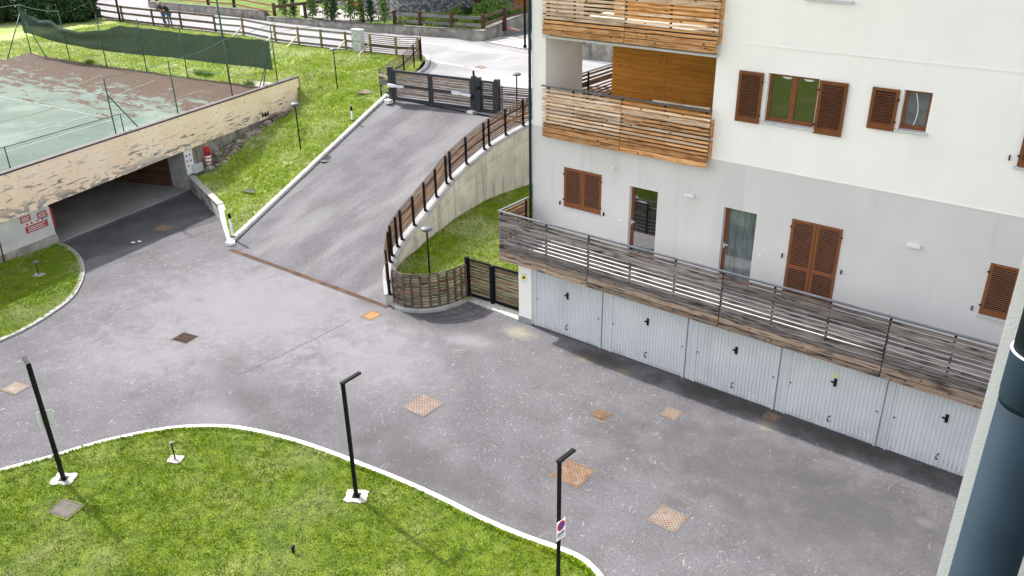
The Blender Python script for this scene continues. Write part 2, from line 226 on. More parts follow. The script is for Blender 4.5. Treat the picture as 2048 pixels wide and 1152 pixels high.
# ---------------------------------------------------------------- mesh helpers
class MB:
    def __init__(s): s.v = []; s.f = []; s.mi = []
    def add(s, vs, fs, mi=0):
        o = len(s.v); s.v += [tuple(v) for v in vs]; s.f += [tuple(i + o for i in f) for f in fs]; s.mi += [mi] * len(fs); return s
    def box(s, x0, x1, y0, y1, z0, z1, M=None, mi=0):
        vs = [Vector((x, y, z)) for z in (z0, z1) for y in (y0, y1) for x in (x0, x1)]
        if M is not None: vs = [M @ v for v in vs]
        return s.add(vs, [(0, 2, 3, 1), (4, 5, 7, 6), (0, 1, 5, 4), (2, 6, 7, 3), (0, 4, 6, 2), (1, 3, 7, 5)], mi)
    def bar(s, a, b, w, h=None, mi=0, up=(0, 0, 1)):
        a = Vector(a); b = Vector(b); h = h or w; d = b - a; L = d.length; d.normalize()
        u = Vector(up)
        if abs(d.dot(u)) > .98: u = Vector((0, 1, 0))
        y = u.cross(d).normalized(); z = d.cross(y)
        M = Matrix((d, y, z)).transposed().to_4x4(); M.translation = a
        return s.box(0, L, -w / 2, w / 2, -h / 2, h / 2, M, mi)
    def tube(s, pts, r, n=8, mi=0, caps=True):
        pts = [Vector(p) for p in pts]; rs = r if isinstance(r, (list, tuple)) else [r] * len(pts)
        o = len(s.v); fs = []
        for i, p in enumerate(pts):
            d = (pts[min(i + 1, len(pts) - 1)] - pts[max(i - 1, 0)]).normalized()
            u = Vector((0, 0, 1)) if abs(d.z) < .95 else Vector((1, 0, 0))
            x = d.cross(u).normalized(); y = d.cross(x)
            for k in range(n):
                a = 2 * math.pi * k / n; s.v.append(tuple(p + (x * math.cos(a) + y * math.sin(a)) * rs[i]))
        for i in range(len(pts) - 1):
            for k in range(n):
                fs.append((o + i * n + k, o + (i + 1) * n + k, o + (i + 1) * n + (k + 1) % n, o + i * n + (k + 1) % n))
        if caps: fs += [tuple(o + k for k in range(n)), tuple(o + (len(pts) - 1) * n + k for k in reversed(range(n)))]
        s.f += fs; s.mi += [mi] * len(fs); return s
    def lathe(s, prof, c, n=20, mi=0):
        """prof: (radius, z) list about vertical axis at c"""
        o = len(s.v)
        for r, z in prof:
            for k in range(n):
                a = 2 * math.pi * k / n; s.v.append((c[0] + r * math.cos(a), c[1] + r * math.sin(a), c[2] + z))
        fs = [(o + i * n + k, o + i * n + (k + 1) % n, o + (i + 1) * n + (k + 1) % n, o + (i + 1) * n + k) for i in range(len(prof) - 1) for k in range(n)]
        fs += [tuple(o + k for k in reversed(range(n))), tuple(o + (len(prof) - 1) * n + k for k in range(n))]
        s.f += fs; s.mi += [mi] * len(fs); return s
    def prism(s, poly, z0, z1, mi=0):
        n = len(poly); zz0 = z0 if hasattr(z0, '__len__') else [z0] * n; zz1 = z1 if hasattr(z1, '__len__') else [z1] * n
        vs = [(p[0], p[1], z) for p, z in zip(poly, zz0)] + [(p[0], p[1], z) for p, z in zip(poly, zz1)]
        fs = [tuple(range(n))[::-1], tuple(range(n, 2 * n))] + [(i, (i + 1) % n, n + (i + 1) % n, n + i) for i in range(n)]
        return s.add(vs, fs, mi)
    def strip(s, pts, o0, o1, zb, zt, mi=0):
        """wall swept along a plan polyline: offsets o0..o1 left of travel, zb/zt heights per point"""
        n = len(pts); P2 = [Vector((p[0], p[1])) for p in pts]; V = []
        for i in range(n):
            d = (P2[min(i + 1, n - 1)] - P2[max(i - 1, 0)]).normalized(); nn = Vector((-d.y, d.x))
            a = P2[i] + nn * o0; b = P2[i] + nn * o1
            V += [(a.x, a.y, zb[i]), (b.x, b.y, zb[i]), (b.x, b.y, zt[i]), (a.x, a.y, zt[i])]
        fs = []
        for i in range(n - 1):
            for k in range(4):
                fs.append((i * 4 + k, i * 4 + (k + 1) % 4, (i + 1) * 4 + (k + 1) % 4, (i + 1) * 4 + k))
        fs += [(3, 2, 1, 0), tuple((n - 1) * 4 + k for k in range(4))]
        return s.add(V, fs, mi)
    def mesh(s, name, mats, smooth=False):
        me = bpy.data.meshes.new(name); me.from_pydata(s.v, [], s.f); 
        for m in (mats if isinstance(mats, (list, tuple)) else [mats]): me.materials.append(m)
        if any(s.mi): me.polygons.foreach_set('material_index', s.mi)
        bm = bmesh.new(); bm.from_mesh(me); bmesh.ops.recalc_face_normals(bm, faces=bm.faces); bm.to_mesh(me); bm.free()
        if smooth: me.polygons.foreach_set('use_smooth', [len(p.vertices) == 4 for p in me.polygons])   # end caps stay flat
        me.update(); return me
    def build(s, name, mats, parent=None, smooth=False, bevel=0, **kw):
        return link(name, s.mesh(name, mats, smooth), parent, bevel=bevel, **kw)

ROOTPOS = {}
def link(name, me, parent=None, M=None, bevel=0, **kw):
    """world-space mesh (M None) or local mesh placed by world matrix M, parented"""
    o = bpy.data.objects.new(name, me); COL.objects.link(o)
    Mw = M if M is not None else Matrix.Identity(4)
    if parent is not None:
        o.parent = parent; o.matrix_basis = world(parent).inverted() @ Mw
    else: o.matrix_basis = Mw
    ROOTPOS[o.name] = Mw.copy()
    if bevel:
        b = o.modifiers.new('bevel', 'BEVEL'); b.width = bevel; b.segments = 2; b.limit_method = 'ANGLE'
    for k, v in kw.items(): o[k] = v
    return o
def world(o): return ROOTPOS[o.name]
def thing(name, loc, label, cat, group=None):
    o = bpy.data.objects.new(name, None); COL.objects.link(o); o.location = loc; o.empty_display_size = .1
    ROOTPOS[o.name] = Matrix.Translation(loc)
    o['label'] = label; o['category'] = cat
    if group: o['group'] = group
    return o
def tag(o, label, cat, group=None):
    o['label'] = label; o['category'] = cat
    if group: o['group'] = group
    return o
def part_empty(name, parent, loc, **kw):
    o = bpy.data.objects.new(name, None); COL.objects.link(o); o.parent = parent; o.empty_display_size = .05
    M = Matrix.Translation(loc); o.matrix_basis = world(parent).inverted() @ M; ROOTPOS[o.name] = M
    for k, v in kw.items(): o[k] = v
    return o
CACHE = {}
def board(parent, a, b, h, t, mt, name='board'):
    """one plank from a to b (centre line), height h, thickness t: object of its own sharing mesh data"""
    a = Vector(a); b = Vector(b); d = b - a; L = d.length; d.normalize()
    key = (round(L, 2), round(h, 3), round(t, 3), mt.name)
    if key not in CACHE:
        CACHE[key] = MB().box(-L / 2, L / 2, -t / 2, t / 2, -h / 2, h / 2).mesh(name, mt)
    y = Vector((0, 0, 1)).cross(d).normalized(); z = d.cross(y)
    M = Matrix((d, y, z)).transposed().to_4x4(); M.translation = (a + b) / 2
    return link(name, CACHE[key], parent, M)
def copy_tree(o, loc):
    c = o.copy(); COL.objects.link(c); c.location = loc; ROOTPOS[c.name] = Matrix.Translation(loc)
    for ch in o.children:
        k = ch.copy(); COL.objects.link(k); k.parent = c
        for g in ch.children:
            q = g.copy(); COL.objects.link(q); q.parent = k
    return c
def resample(pts, sp):
    out = []
    for i in range(len(pts)):
        a = Vector(pts[i]); b = Vector(pts[(i + 1) % len(pts)]); n = max(1, int((b - a).length / sp))
        for k in range(n): out.append(a.lerp(b, k / n))
    return out
def smooth_line(pts, n=4):
    P = [Vector(p) for p in pts]; out = []
    for i in range(len(P) - 1):
        p0 = P[max(i - 1, 0)]; p1 = P[i]; p2 = P[i + 1]; p3 = P[min(i + 2, len(P) - 1)]
        for k in range(n):
            t = k / n
            out.append(.5 * ((2 * p1) + (p2 - p0) * t + (2 * p0 - 5 * p1 + 4 * p2 - p3) * t * t + (3 * p1 - p0 - 3 * p2 + p3) * t ** 3))
    out.append(P[-1]); return out
def terrain(name, boundary, controls, sp, mt, rough=.02, **kw):
    """triangulated ground sheet filling a 3-D boundary; heights inside follow boundary and control points"""
    B = resample(boundary, sp); n = len(B); src = np.array([tuple(p) for p in B] + [tuple(p) for p in controls])
    bx = np.array([(p.x, p.y) for p in B]); x0, y0 = bx.min(0); x1, y1 = bx.max(0)
    pts = [Vector((p.x, p.y)) for p in B]
    def inside(x, y):
        c = False; j = n - 1
        xi = bx[:, 0]; yi = bx[:, 1]; xj = np.roll(xi, 1); yj = np.roll(yi, 1)
        k = ((yi > y) != (yj > y)) & (x < (xj - xi) * (y - yi) / (yj - yi + 1e-12) + xi)
        return k.sum() % 2 == 1
    r = random.Random(3)
    ny = int((y1 - y0) / sp) + 1; nx = int((x1 - x0) / sp) + 1
    for j in range(ny):
        for i in range(nx):
            x = x0 + (i + .5 + r.uniform(-.2, .2)) * sp; y = y0 + (j + .5 + r.uniform(-.2, .2)) * sp
            if inside(x, y) and ((bx[:, 0] - x) ** 2 + (bx[:, 1] - y) ** 2).min() > (sp * .45) ** 2: pts.append(Vector((x, y)))
    for c in controls: pts.append(Vector((c[0], c[1])))
    vs, es, fs, ov, oe, of = delaunay_2d_cdt(pts, [(i, (i + 1) % n) for i in range(n)], [], 1, 1e-5)
    V = []
    for v, o in zip(vs, ov):
        if o and o[0] < n: V.append((v.x, v.y, B[o[0]].z)); continue
        d2 = (src[:, 0] - v.x) ** 2 + (src[:, 1] - v.y) ** 2 + 1e-4; w = d2 ** -1.6
        V.append((v.x, v.y, float((w * src[:, 2]).sum() / w.sum()) + rough * noise.noise((v.x * 1.3, v.y * 1.3, 0))))
    mb = MB(); mb.v = V; mb.f = [tuple(f) for f in fs]; mb.mi = [0] * len(fs)
    me = bpy.data.meshes.new(name); me.from_pydata(V, [], mb.f); me.materials.append(mt)
    bm = bmesh.new(); bm.from_mesh(me)
    for f in bm.faces:
        if f.normal.z < 0: f.normal_flip()
    bm.to_mesh(me); bm.free()
    me.polygons.foreach_set('use_smooth', [True] * len(me.polygons))
    o = link(name, me); 
    for k, v in kw.items(): o[k] = v
    return o
def grass(name, ground, density, hmin, hmax, w, mt, seed=1, view=None, clump=0, lean=.5):
    me = ground.data; nv = len(me.vertices); co = np.empty(nv * 3); me.vertices.foreach_get('co', co); co = co.reshape(-1, 3)
    me.calc_loop_triangles(); nt = len(me.loop_triangles); tr = np.empty(nt * 3, dtype=np.int32); me.loop_triangles.foreach_get('vertices', tr); tr = tr.reshape(-1, 3)
    A, B, Cc = co[tr[:, 0]], co[tr[:, 1]], co[tr[:, 2]]
    area = np.linalg.norm(np.cross(B - A, Cc - A), axis=1) / 2
    if view is not None: area = area * view((A + B + Cc) / 3)
    n = int(area.sum() * density); rg = np.random.default_rng(seed)
    idx = rg.choice(nt, n, p=area / area.sum()); u = rg.random(n); v = rg.random(n); k = u + v > 1; u[k] = 1 - u[k]; v[k] = 1 - v[k]
    p = A[idx] + (B[idx] - A[idx]) * u[:, None] + (Cc[idx] - A[idx]) * v[:, None]
    if clump:
        q = np.sin(p[:, 0] * 7.1 + 2 * np.sin(p[:, 1] * 3.7)) * np.sin(p[:, 1] * 8.3 + 2 * np.sin(p[:, 0] * 4.1)); hs = 1 + clump * q
    else: hs = np.ones(n)
    a = rg.random(n) * 2 * math.pi; h = rg.uniform(hmin, hmax, n) * hs; ww = w * rg.uniform(.6, 1.3, n)
    dx, dy = np.cos(a) * ww / 2, np.sin(a) * ww / 2; la = rg.random(n) * 2 * math.pi; ll = rg.random(n) * lean * h * 2
    V = np.empty((n, 3, 3)); V[:, 0] = p; V[:, 1] = p; V[:, 2] = p
    V[:, 0, 0] -= dx; V[:, 0, 1] -= dy; V[:, 1, 0] += dx; V[:, 1, 1] += dy; V[:, :2, 2] -= .008
    V[:, 2, 0] += np.cos(la) * ll; V[:, 2, 1] += np.sin(la) * ll; V[:, 2, 2] += h
    g = bpy.data.meshes.new(name); g.vertices.add(n * 3); g.vertices.foreach_set('co', V.ravel()); g.loops.add(n * 3); g.loops.foreach_set('vertex_index', np.arange(n * 3, dtype=np.int32))
    g.polygons.add(n); g.polygons.foreach_set('loop_start', np.arange(0, n * 3, 3, dtype=np.int32)); g.polygons.foreach_set('loop_total', np.full(n, 3, dtype=np.int32))
    g.materials.append(mt); g.update(); g.validate()
    return link(name, g)
def stuff(o, label, cat):
    o['kind'] = 'stuff'; o['label'] = label; o['category'] = cat; return o

# ---------------------------------------------------------------- ground and courtyard
GD = (-.2025, .9793)                       # garage front runs along this direction
GNX, GNY = .9793, .2025                    # its outward normal
def sheet(name, pts, z, mt, **kw):
    me = bpy.data.meshes.new(name); me.from_pydata([(p[0], p[1], p[2] if z is None else z) for p in pts], [], [tuple(range(len(pts)))]); me.materials.append(mt)
    if me.polygons[0].normal.z < 0: me.flip_normals()
    return link(name, me, **kw)
sheet('ground', [(-900, -900), (900, -900), (900, 900), (-900, 900)], -.05, m_far, kind='structure')
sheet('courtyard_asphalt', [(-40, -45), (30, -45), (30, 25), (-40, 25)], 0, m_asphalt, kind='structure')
sheet('shaded_apron', [(-19.001,-5.927,0.004), (-20.41,0.899,0.004), (-16.232,-0.44,0.004), (-16.833,-6.025,0.004)], .004, mat('apron_shade_asphalt', (.066, .064, .07), (.092, .089, .097), .8, .92, .4, 90, (((.3, .3, .3), 24, .62, .72, I3, .35), ((.06, .06, .06), 30, .6, .72, I3, .5)), bdist=.01), kind='structure')  # asphalt colour darkened here to deepen the parapet beam's shade

# front lawn with white kerb
fl = smooth_line([(-6.096,-14.433,0),(-5.912,-13.817,0),(-5.461,-12.806,0),(-5.052,-11.718,0),(-4.456,-10.672,0),(-3.896,-9.999,0),(-3.171,-9.425,0),(-2.402,-9.042,0),(-1.225,-8.673,0),(-0.128,-8.449,0),(0.983,-8.288,0),(2.205,-8.128,0),(3.408,-8.029,0),(4.584,-7.985,0),(5.63,-7.871,0),(6.46,-7.719,0),(6.933,-7.655,-0),(7.279,-7.7,0),(7.699,-7.871,0),(8.186,-8.168,0)], 4)
MB().strip(fl, -.02, .11, [-.05] * len(fl), [.045] * len(fl)).build('front_kerb', m_kerb_white, bevel=.01, kind='structure')
inner = [Vector((p.x, p.y, .035)) for p in fl]
lawn_b = inner[::2] + [Vector((10.5, -14, .05)), Vector((12, -20, .05)), Vector((13, -45, .05)), Vector((-40, -45, .05)), Vector((-26, -22, .05)), Vector((-14, -16.5, .05)), Vector((-9.5, -14.6, .04))]
front_lawn = terrain('front_lawn', [(p.x, p.y, p.z) for p in lawn_b], [(-1, -13, .16), (3, -13, .14), (-4, -14.5, .14)], .6, m_lawn, .03, kind='structure')
# left lawn with kerb
ll = smooth_line([(-19.486,-5.892,0),(-18.847,-5.803,0),(-17.874,-5.889,-0),(-16.707,-6.208,0),(-15.637,-6.701,0),(-14.641,-7.379,0),(-13.914,-8.068,0),(-13.348,-9.031,0),(-12.951,-10.029,0),(-12.814,-10.863,0),(-12.613,-11.83,0)], 4)
MB().strip(ll, -.12, .05, [-.05] * len(ll), [.06] * len(ll)).build('left_kerb', m_kerb, bevel=.015, kind='structure')
llb = [Vector((p.x, p.y, .05)) for p in ll[::2]] + [Vector((-14, -14, .1)), Vector((-17.5, -14, .15)), Vector((-18.35, -10.5, .25)), Vector((-18.809,-8.253,0.163)), Vector((-19.059,-7.046,0.103))]
left_lawn = terrain('left_lawn', [tuple(p) for p in llb], [], .4, m_lawn, .03, kind='structure')

# ramp, rising away from the courtyard drain to the gate
RA = Vector((-13.506,-1.904,0)); RB = Vector((-17.046,10.571,3))
def rz(y): 
    t = min(max((y + 1.8) / 12.4, 0), 1.02); return 3.0 * t
wall_line = [Vector(p) for p in ((-4.66, -1.72, .42), (-5.2, -1.25, .5), (-5.75, -.72, .6), (-6.07, -.28, .7), (-6.3, .05, .77), (-6.5, .5, .9), (-6.67, .94, 1.0), (-6.93, 1.87, 1.2), (-7.27, 2.85, 1.4), (-7.5, 3.75, 1.65), (-7.75, 4.64, 1.9), (-7.85, 5.0, 1.98), (-8.07, 6.24, 2.24), (-8.2, 7.55, 2.52), (-8.2, 7.9, 2.6), (-8.1, 8.9, 2.84), (-7.95, 9.95, 3.04), (-7.6, 11.0, 3.16), (-6.5, 12.4, 3.22), (-4, 13.4, 3.3), (-.85, 13.6, 3.3))]
wl = smooth_line(wall_line, 3)
ramp_pts = []
ys = np.linspace(-1.86, 10.45, 26)
wy = [p.y for p in wl[:52]]; wx = [p.x for p in wl[:52]]
mb = MB(); nx = 8
for j, y in enumerate(ys):
    t = (y - RA.y) / (RB.y - RA.y); xl = RA.x + (RB.x - RA.x) * t; xr = float(np.interp(y, wy, wx)) + .05
    for i in range(nx + 1): mb.v.append((xl + (xr - xl) * i / nx, y, rz(y) + .008))
for j in range(len(ys) - 1):
    for i in range(nx): a = j * (nx + 1) + i; mb.f.append((a, a + 1, a + nx + 2, a + nx + 1)); mb.mi.append(0)
mb.build('ramp', m_asphalt_ramp, smooth=True, kind='structure')
# left ramp kerb and the low wall that meets it
kl = [RA.lerp(RB, k / 12) for k in range(13)]
MB().strip([(p.x, p.y) for p in kl], 0, .16, [rz(p.y) - .3 for p in kl], [rz(p.y) + .14 for p in kl]).build('ramp_kerb', m_kerb_white, bevel=.01, kind='structure')
# retaining wall of the ramp
rw = thing('retaining_wall', (-6.5, 3, 0), 'curved pale concrete retaining wall carrying the slatted fence beside the ramp', 'wall')
MB().strip(wl, -.16, .14, [-.1] * len(wl), [p.z - .07 for p in wl]).build('wall', m_conc, rw)
MB().strip(wl, -.26, .17, [p.z - .07 for p in wl], [p.z for p in wl]).build('coping', m_coping, rw, bevel=.01)
# board joints of the formwork on the garden face
for i in (9, 13, 20, 25, 33, 38, 46, 51):
    p = wl[i]; d = (wl[i + 1] - wl[i - 1]); d = Vector((d.x, d.y)).normalized(); q = Vector((p.x + d.y * .164, p.y - d.x * .164, 0))
    MB().box(-.012, .012, -.006, .006, 0, p.z - .08, Matrix.Translation(q) @ Matrix.Rotation(math.atan2(d.y, d.x), 4, 'Z')).build('formwork_joint', m_oldconc, rw)

# upper meadow between court, ramp and road
mead = [tuple(RA + Vector((-.1, .15, .12)))] + [(p.x - .15, p.y, rz(p.y) + .11) for p in kl[1:]] + [
    (-17.245,10.284,3.08), (-18.183,12.572,3.12), (-19.619,15.231,3.15), (-20.618,16.765,3.2), (-21.11,17.538,3.25), (-21.743,18.079,3.3), (-22.083,18.094,3.35), (-22.725,16.891,3.4), (-24.71,16.702,3.4), (-26.532,16.37,3.4), (-28.545,16.141,3.4), (-30.466,15.889,3.4), (-32.559,15.709,3.4),
    (-36.828,16.328,3.4), (-39.401,15.873,3.4), (-45.973,15.1,3.4), (-49.641,14.865,3.4), (-53.608,14.691,3.4), (-57.526,14.388,3.4), (-61.346,13.948,3.4), (-75, 13.5, 3.5), (-95, 12, 3.6), (-95, -30, 3.3), (-62, -30, 3.15), (-50, -12, 3.15), (-41.605,-0.97,3.2), (-43.263,3.326,3.2), (-44.349,5.342,3.2), (-41.881,5.194,3.2), (-39.357,5.453,3.2), (-35.698,5.836,3.2), (-32.33,6.406,3.2), (-28.759,6.749,3.2), (-25.814,7.394,3.2), (-23.57, 7.63, 3.1), (-22.405,9.14,3.119), (-22.389,9.06,2.072),
    (-22.082,7.575,1.895), (-21.846,6.435,1.813), (-21.618,5.331,1.685), (-21.18,3.216,1.305), (-20.885,1.785,0.617), (-20.776,1.262,0.487), (-18.833,0.563,0.64), (-17.277,0.146,0.62), (-16.272,-0.195,0.62), (-14.976,-0.932,0.45), (-13.59,-1.749,0.14)]
meadow = terrain('meadow', mead, [(-18, 5.4, 1.35), (-20.8, 10.5, 2.85), (-19.5, 7, 2.05), (-18, 9, 2.7), (-21.5, 9.0, 2.45), (-22, 10.5, 3.0), (-24, 11.5, 3.3), (-19, 3, 1.0), (-16, 1, .6), (-30, 10, 3.35), (-40, 10, 3.35), (-18.5, 13, 3.1)], .7, m_lawn_up, .06, kind='structure')
gard = [(-5.4, -.9, .22), (-4.7, -1.5, .12), (-4.0, -1.5, .1), (-3.5, -1.3, .1), (-3.1, -.8, .1), (-2.9, .3, .1), (-1.9, .4, .08), (-.5, .45, .08), (-.5, 1.2, .2), (-.8, 1.3, .25), (-.8, 12.8, .5), (-4, 13.1, .4), (-6.3, 12.2, .35)] + [(p.x + .1, p.y, .3) for p in reversed(wl[6:50])]
garden = terrain('garden_lawn', gard, [(-3, 2.2, .2), (-3, 5, .3), (-3, 9, .4)], .4, m_lawn, .04, kind='structure')

# road level behind
roadp = [(-95, 12.3, 3.42), (-75, 13.8, 3.42), (-61.803,14.162,3.4), (-54.129,14.967,3.4), (-46.542,15.441,3.4), (-39.885,16.199,3.38), (-33.039,16.077,3.38), (-29.063,16.576,3.36), (-25.174,17.133,3.36), (-23.105,17.263,3.36), (-22.04,18.347,3.3), (-21.244,17.808,3.25), (-20.499,17.017,3.2), (-19.557,15.446,3.12), (-18.139,12.518,3.03), (-17.209,10.589,3),
    (-16.6, 10.5, 3.0), (-8.1, 10.5, 3.04), (-7.9, 11.2, 3.1), (-6.7, 12.8, 3.15), (-4, 13.8, 3.2), (0, 13.9, 3.25), (40, 14, 3.3), (60, 60, 3.6), (10, 60, 3.7), (-15, 34, 3.6), (-21.614,28.492,3.5), (-21.591,25.212,3.5), (-21.253,23.128,3.5), (-23.557,23.047,3.5), (-26.302,22.401,3.5), (-28.899,21.991,3.5), (-34.692,21.157,3.5), (-39.891,20.806,3.5), (-46.619,20.686,3.5), (-55.014,20.043,3.5), (-57.598,21.503,3.6), (-66.011,26.776,4), (-74.932,26.544,4), (-100, 26, 4)]
terrain('road', roadp, [(-20.264,18.851,3.42), (-29.813,19.576,3.45)], 1.6, m_road, .0, kind='structure')
garb = [(p[0], p[1] + .28, z) for p, z in (((-55.014,20.043,3.5), 3.88), ((-46.619,20.686,3.5), 3.98), ((-41.03,21.217,3.5), 3.98), ((-39.891,20.806,3.5), 3.74), ((-34.692,21.157,3.5), 3.84), ((-28.899,21.991,3.5), 3.9), ((-26.302,22.401,3.5), 3.97), ((-23.557,23.047,3.5), 4.0), ((-21.28,23.111,3.5), 4.03), ((-21.531,25.138,3.5), 4.25), ((-21.367,28.279,3.55), 4.6))] + [(-19, 42, 4.8), (20, 90, 6), (-60, 160, 10), (-160, 120, 10), (-140, 40, 5), (-59.823,22.974,4.3)]
upper_garden = terrain('upper_garden', garb, [(-34.889,21.412,4.1), (-29.178,23.662,4.1), (-25.491,24.705,4.1), (-36.757,25.942,4.3)], 2.5, mat('bright_lawn', (.13, .19, .03), (.08, .13, .02), .8, .95, .8, 12, (((.2, .3, .06), 3, .5, .7, I3, .6), ((.05, .09, .01), 6, .55, .7, I3, .6)), bdist=.05), .03, kind='structure')
sheet('gravel_path', [(-37.893,22.081,4.17), (-34.071,21.636,4.17), (-29.954,21.594,4.17), (-29.899,23.18,4.17), (-32.09,24.574,4.2), (-35.736,24.526,4.25), (-41.248,24.826,4.3)], None, mat('gravel', (.36, .33, .32), (.44, .41, .40), 3, .9, .3, 20), kind='structure')
sheet('pavement_pad', [(-21.056,22.944,3.53), (-17.177,22.636,3.53), (-19.306,25.446,3.55), (-20.188,25.538,3.55), (-21.342,24.905,3.55)], None, mat('pale_paving', (.42, .38, .36), (.5, .46, .43), 1.2, .9), kind='structure')
# road markings
def paint_line(name, pts, w, z):
    mb = MB(); P = [Vector(p) for p in pts]
    for a, b in zip(P[:-1], P[1:]):
        d = (b - a); n = Vector((-d.y, d.x, 0)).normalized() * w / 2; mb.add([a - n, b - n, b + n, a + n], [(0, 1, 2, 3)])
    me = bpy.data.meshes.new(name); me.from_pydata([(v[0], v[1], v[2] + z) for v in mb.v], [], mb.f); me.materials.append(m_white_line)
    return link(name, me, kind='structure')
paint_line('edge_line', [(-37.157,19.588,3.5),(-30.52,20.218,3.49),(-26.316,20.738,3.48),(-22.243,21.053,3.48),(-19.387,21.517,3.48),(-16.289,21.462,3.48)], .14, .02)
for a, b in (((-21.135,17.452,3.42), (-20.406,17.487,3.42)), ((-20.132,17.491,3.42), (-18.046,17.489,3.42)), ((-17.623,17.433,3.42), (-15.885,17.278,3.42)), ((-14.91,17.295,3.42), (-12.842,16.999,3.42))):
    paint_line('dashed_line', [a, b], .16, .02)
paint_line('stop_line', [(-17.152,18.992,3.44),(-17.44,20.83,3.46)], .12, .02)
sheet('road_manhole', [(-17.365,17.652,3.44), (-17.356,18.167,3.44), (-16.751,18.061,3.44), (-16.719,17.499,3.44)], None, m_rust_pale, kind='structure')
from mathutils.bvhtree import BVHTree
BVH = {}
def gz(o, x, y):
    if o.name not in BVH: BVH[o.name] = BVHTree.FromPolygons([v.co[:] for v in o.data.vertices], [p.vertices[:] for p in o.data.polygons])
    h = BVH[o.name].ray_cast(Vector((x, y, 50)), Vector((0, 0, -1)))
    return h[0].z if h[0] is not None else 0
road = bpy.data.objects['road']
for o in list(COL.objects):
    if o.name.split('.')[0] in ('edge_line', 'dashed_line', 'stop_line', 'road_manhole', 'pavement_pad'):
        for v in o.data.vertices: v.co.z = gz(road, v.co.x, v.co.y) + (.012 if 'pad' not in o.name else .04)
    if o.name == 'gravel_path':
        for v in o.data.vertices: v.co.z = gz(upper_garden, v.co.x, v.co.y) + .10

# ---------------------------------------------------------------- apartment building
YF = 1.16
bld = thing('apartment_building', (5, YF, 0), 'white and grey apartment building with timber balcony, red brown shutters and garages below', 'building')
Z2 = 6.18
def wall_holes(name, x0, x1, z0, z1, holes, mt, depth=.3):
    xs = sorted({x0, x1, *[h[0] for h in holes], *[h[1] for h in holes]}); zs = sorted({z0, z1, *[h[2] for h in holes], *[h[3] for h in holes]})
    xs = [x for x in xs if x0 <= x <= x1]; zs = [z for z in zs if z0 <= z <= z1]; mb = MB()
    for i in range(len(xs) - 1):
        for j in range(len(zs) - 1):
            cx = (xs[i] + xs[i + 1]) / 2; cz = (zs[j] + zs[j + 1]) / 2
            if any(h[0] < cx < h[1] and h[2] < cz < h[3] for h in holes): continue
            mb.add([(xs[i], YF, zs[j]), (xs[i + 1], YF, zs[j]), (xs[i + 1], YF, zs[j + 1]), (xs[i], YF, zs[j + 1])], [(0, 1, 2, 3)])
    for h in holes:
        a, b, c, d = h[:4]; c = max(c, z0); d = min(d, z1)
        if c >= d: continue
        mb.add([(a, YF, c), (a, YF, d), (a, YF + depth, d), (a, YF + depth, c)], [(0, 1, 2, 3)])
        mb.add([(b, YF, c), (b, YF, d), (b, YF + depth, d), (b, YF + depth, c)], [(3, 2, 1, 0)])
        if d == h[3]: mb.add([(a, YF, d), (b, YF, d), (b, YF + depth, d), (a, YF + depth, d)], [(0, 1, 2, 3)])
        if c == h[2]: mb.add([(a, YF, c), (b, YF, c), (b, YF + depth, c), (a, YF + depth, c)], [(3, 2, 1, 0)])
    me = bpy.data.meshes.new(name); me.from_pydata(mb.v, [], mb.f); me.materials.append(mt)
    return link(name, me, bld)
LX0, LX1 = -.3, 5.03
low = [(.47, 1.67, 3.8, 5.02), (2.70, 3.61, 2.72, 4.91), (5.62, 6.55, 2.72, 4.91), (7.55, 8.72, 2.72, 4.98), (12.1, 13.25, 3.78, 4.98)]
up = [(LX0, LX1, Z2, 8.85), (LX0, LX1, 9.1, 11.8), (6.42, 7.68, 7.36, 8.555), (9.59, 10.185, 7.66, 8.555), (12.15, 12.9, 7.3, 8.5), (7.1, 8.2, 10.36, 11.6)]
XR = 20
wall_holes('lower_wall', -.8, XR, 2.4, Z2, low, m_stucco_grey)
wall_holes('upper_wall', -.8, XR, Z2, 13.5, up, m_stucco)
MB().box(-.8, XR, YF - .012, YF, Z2 - .02, Z2 + .012).build('string_course', m_stucco, bld)
MB().box(5.6, XR, YF - .012, YF - .002, 9.17, 9.2).build('string_course', m_stucco, bld)
# body: end wall, roof slab, loggia surfaces
mb = MB(); mb.box(-.8, -.795, YF, 3.08, 0, 13.5); mb.box(-.8, -.35, 3.08, 14, 0, 6.0)
mb.build('end_wall', m_stucco, bld)
MB().box(-.79, -.304, YF + .012, 3.08, 5.95, 13.49).build('loggia_pier', m_stucco, bld)
MB().box(-.9, XR, YF - .4, 16, 13.5, 13.8).build('roof', m_roof, bld)
mb = MB(); mb.box(5.03, 5.4, YF + .3, 4.0, 5.9, 13.5)
mb.build('loggia_wall', m_stucco, bld)
mb = MB(); mb.box(-.29, 5.2, YF + .012, 7.5, 5.85, 6.1); mb.build('balcony_slab', m_conc, bld)
mb = MB(); mb.box(-.3, 5.03, YF + .0, 3.98, 6.1, 6.11); mb.box(-.7, -.3, 3.1, 7.5, 6.1, 6.11); mb.build('balcony_floor', m_asphalt_patch, bld)
MB().box(-.295, 5.2, YF + .06, 4.4, 8.88, 9.1).build('ceiling_slab', m_soffit, bld)
MB().box(-.55, -.35, 3.08, 7.5, 8.3, 8.88).build('lintel_beam', m_darkwood, bld)
MB().box(.2, 5.03, 4.05, 4.3, 6.1, 13.5).build('back_wall', m_garage_wall, bld)
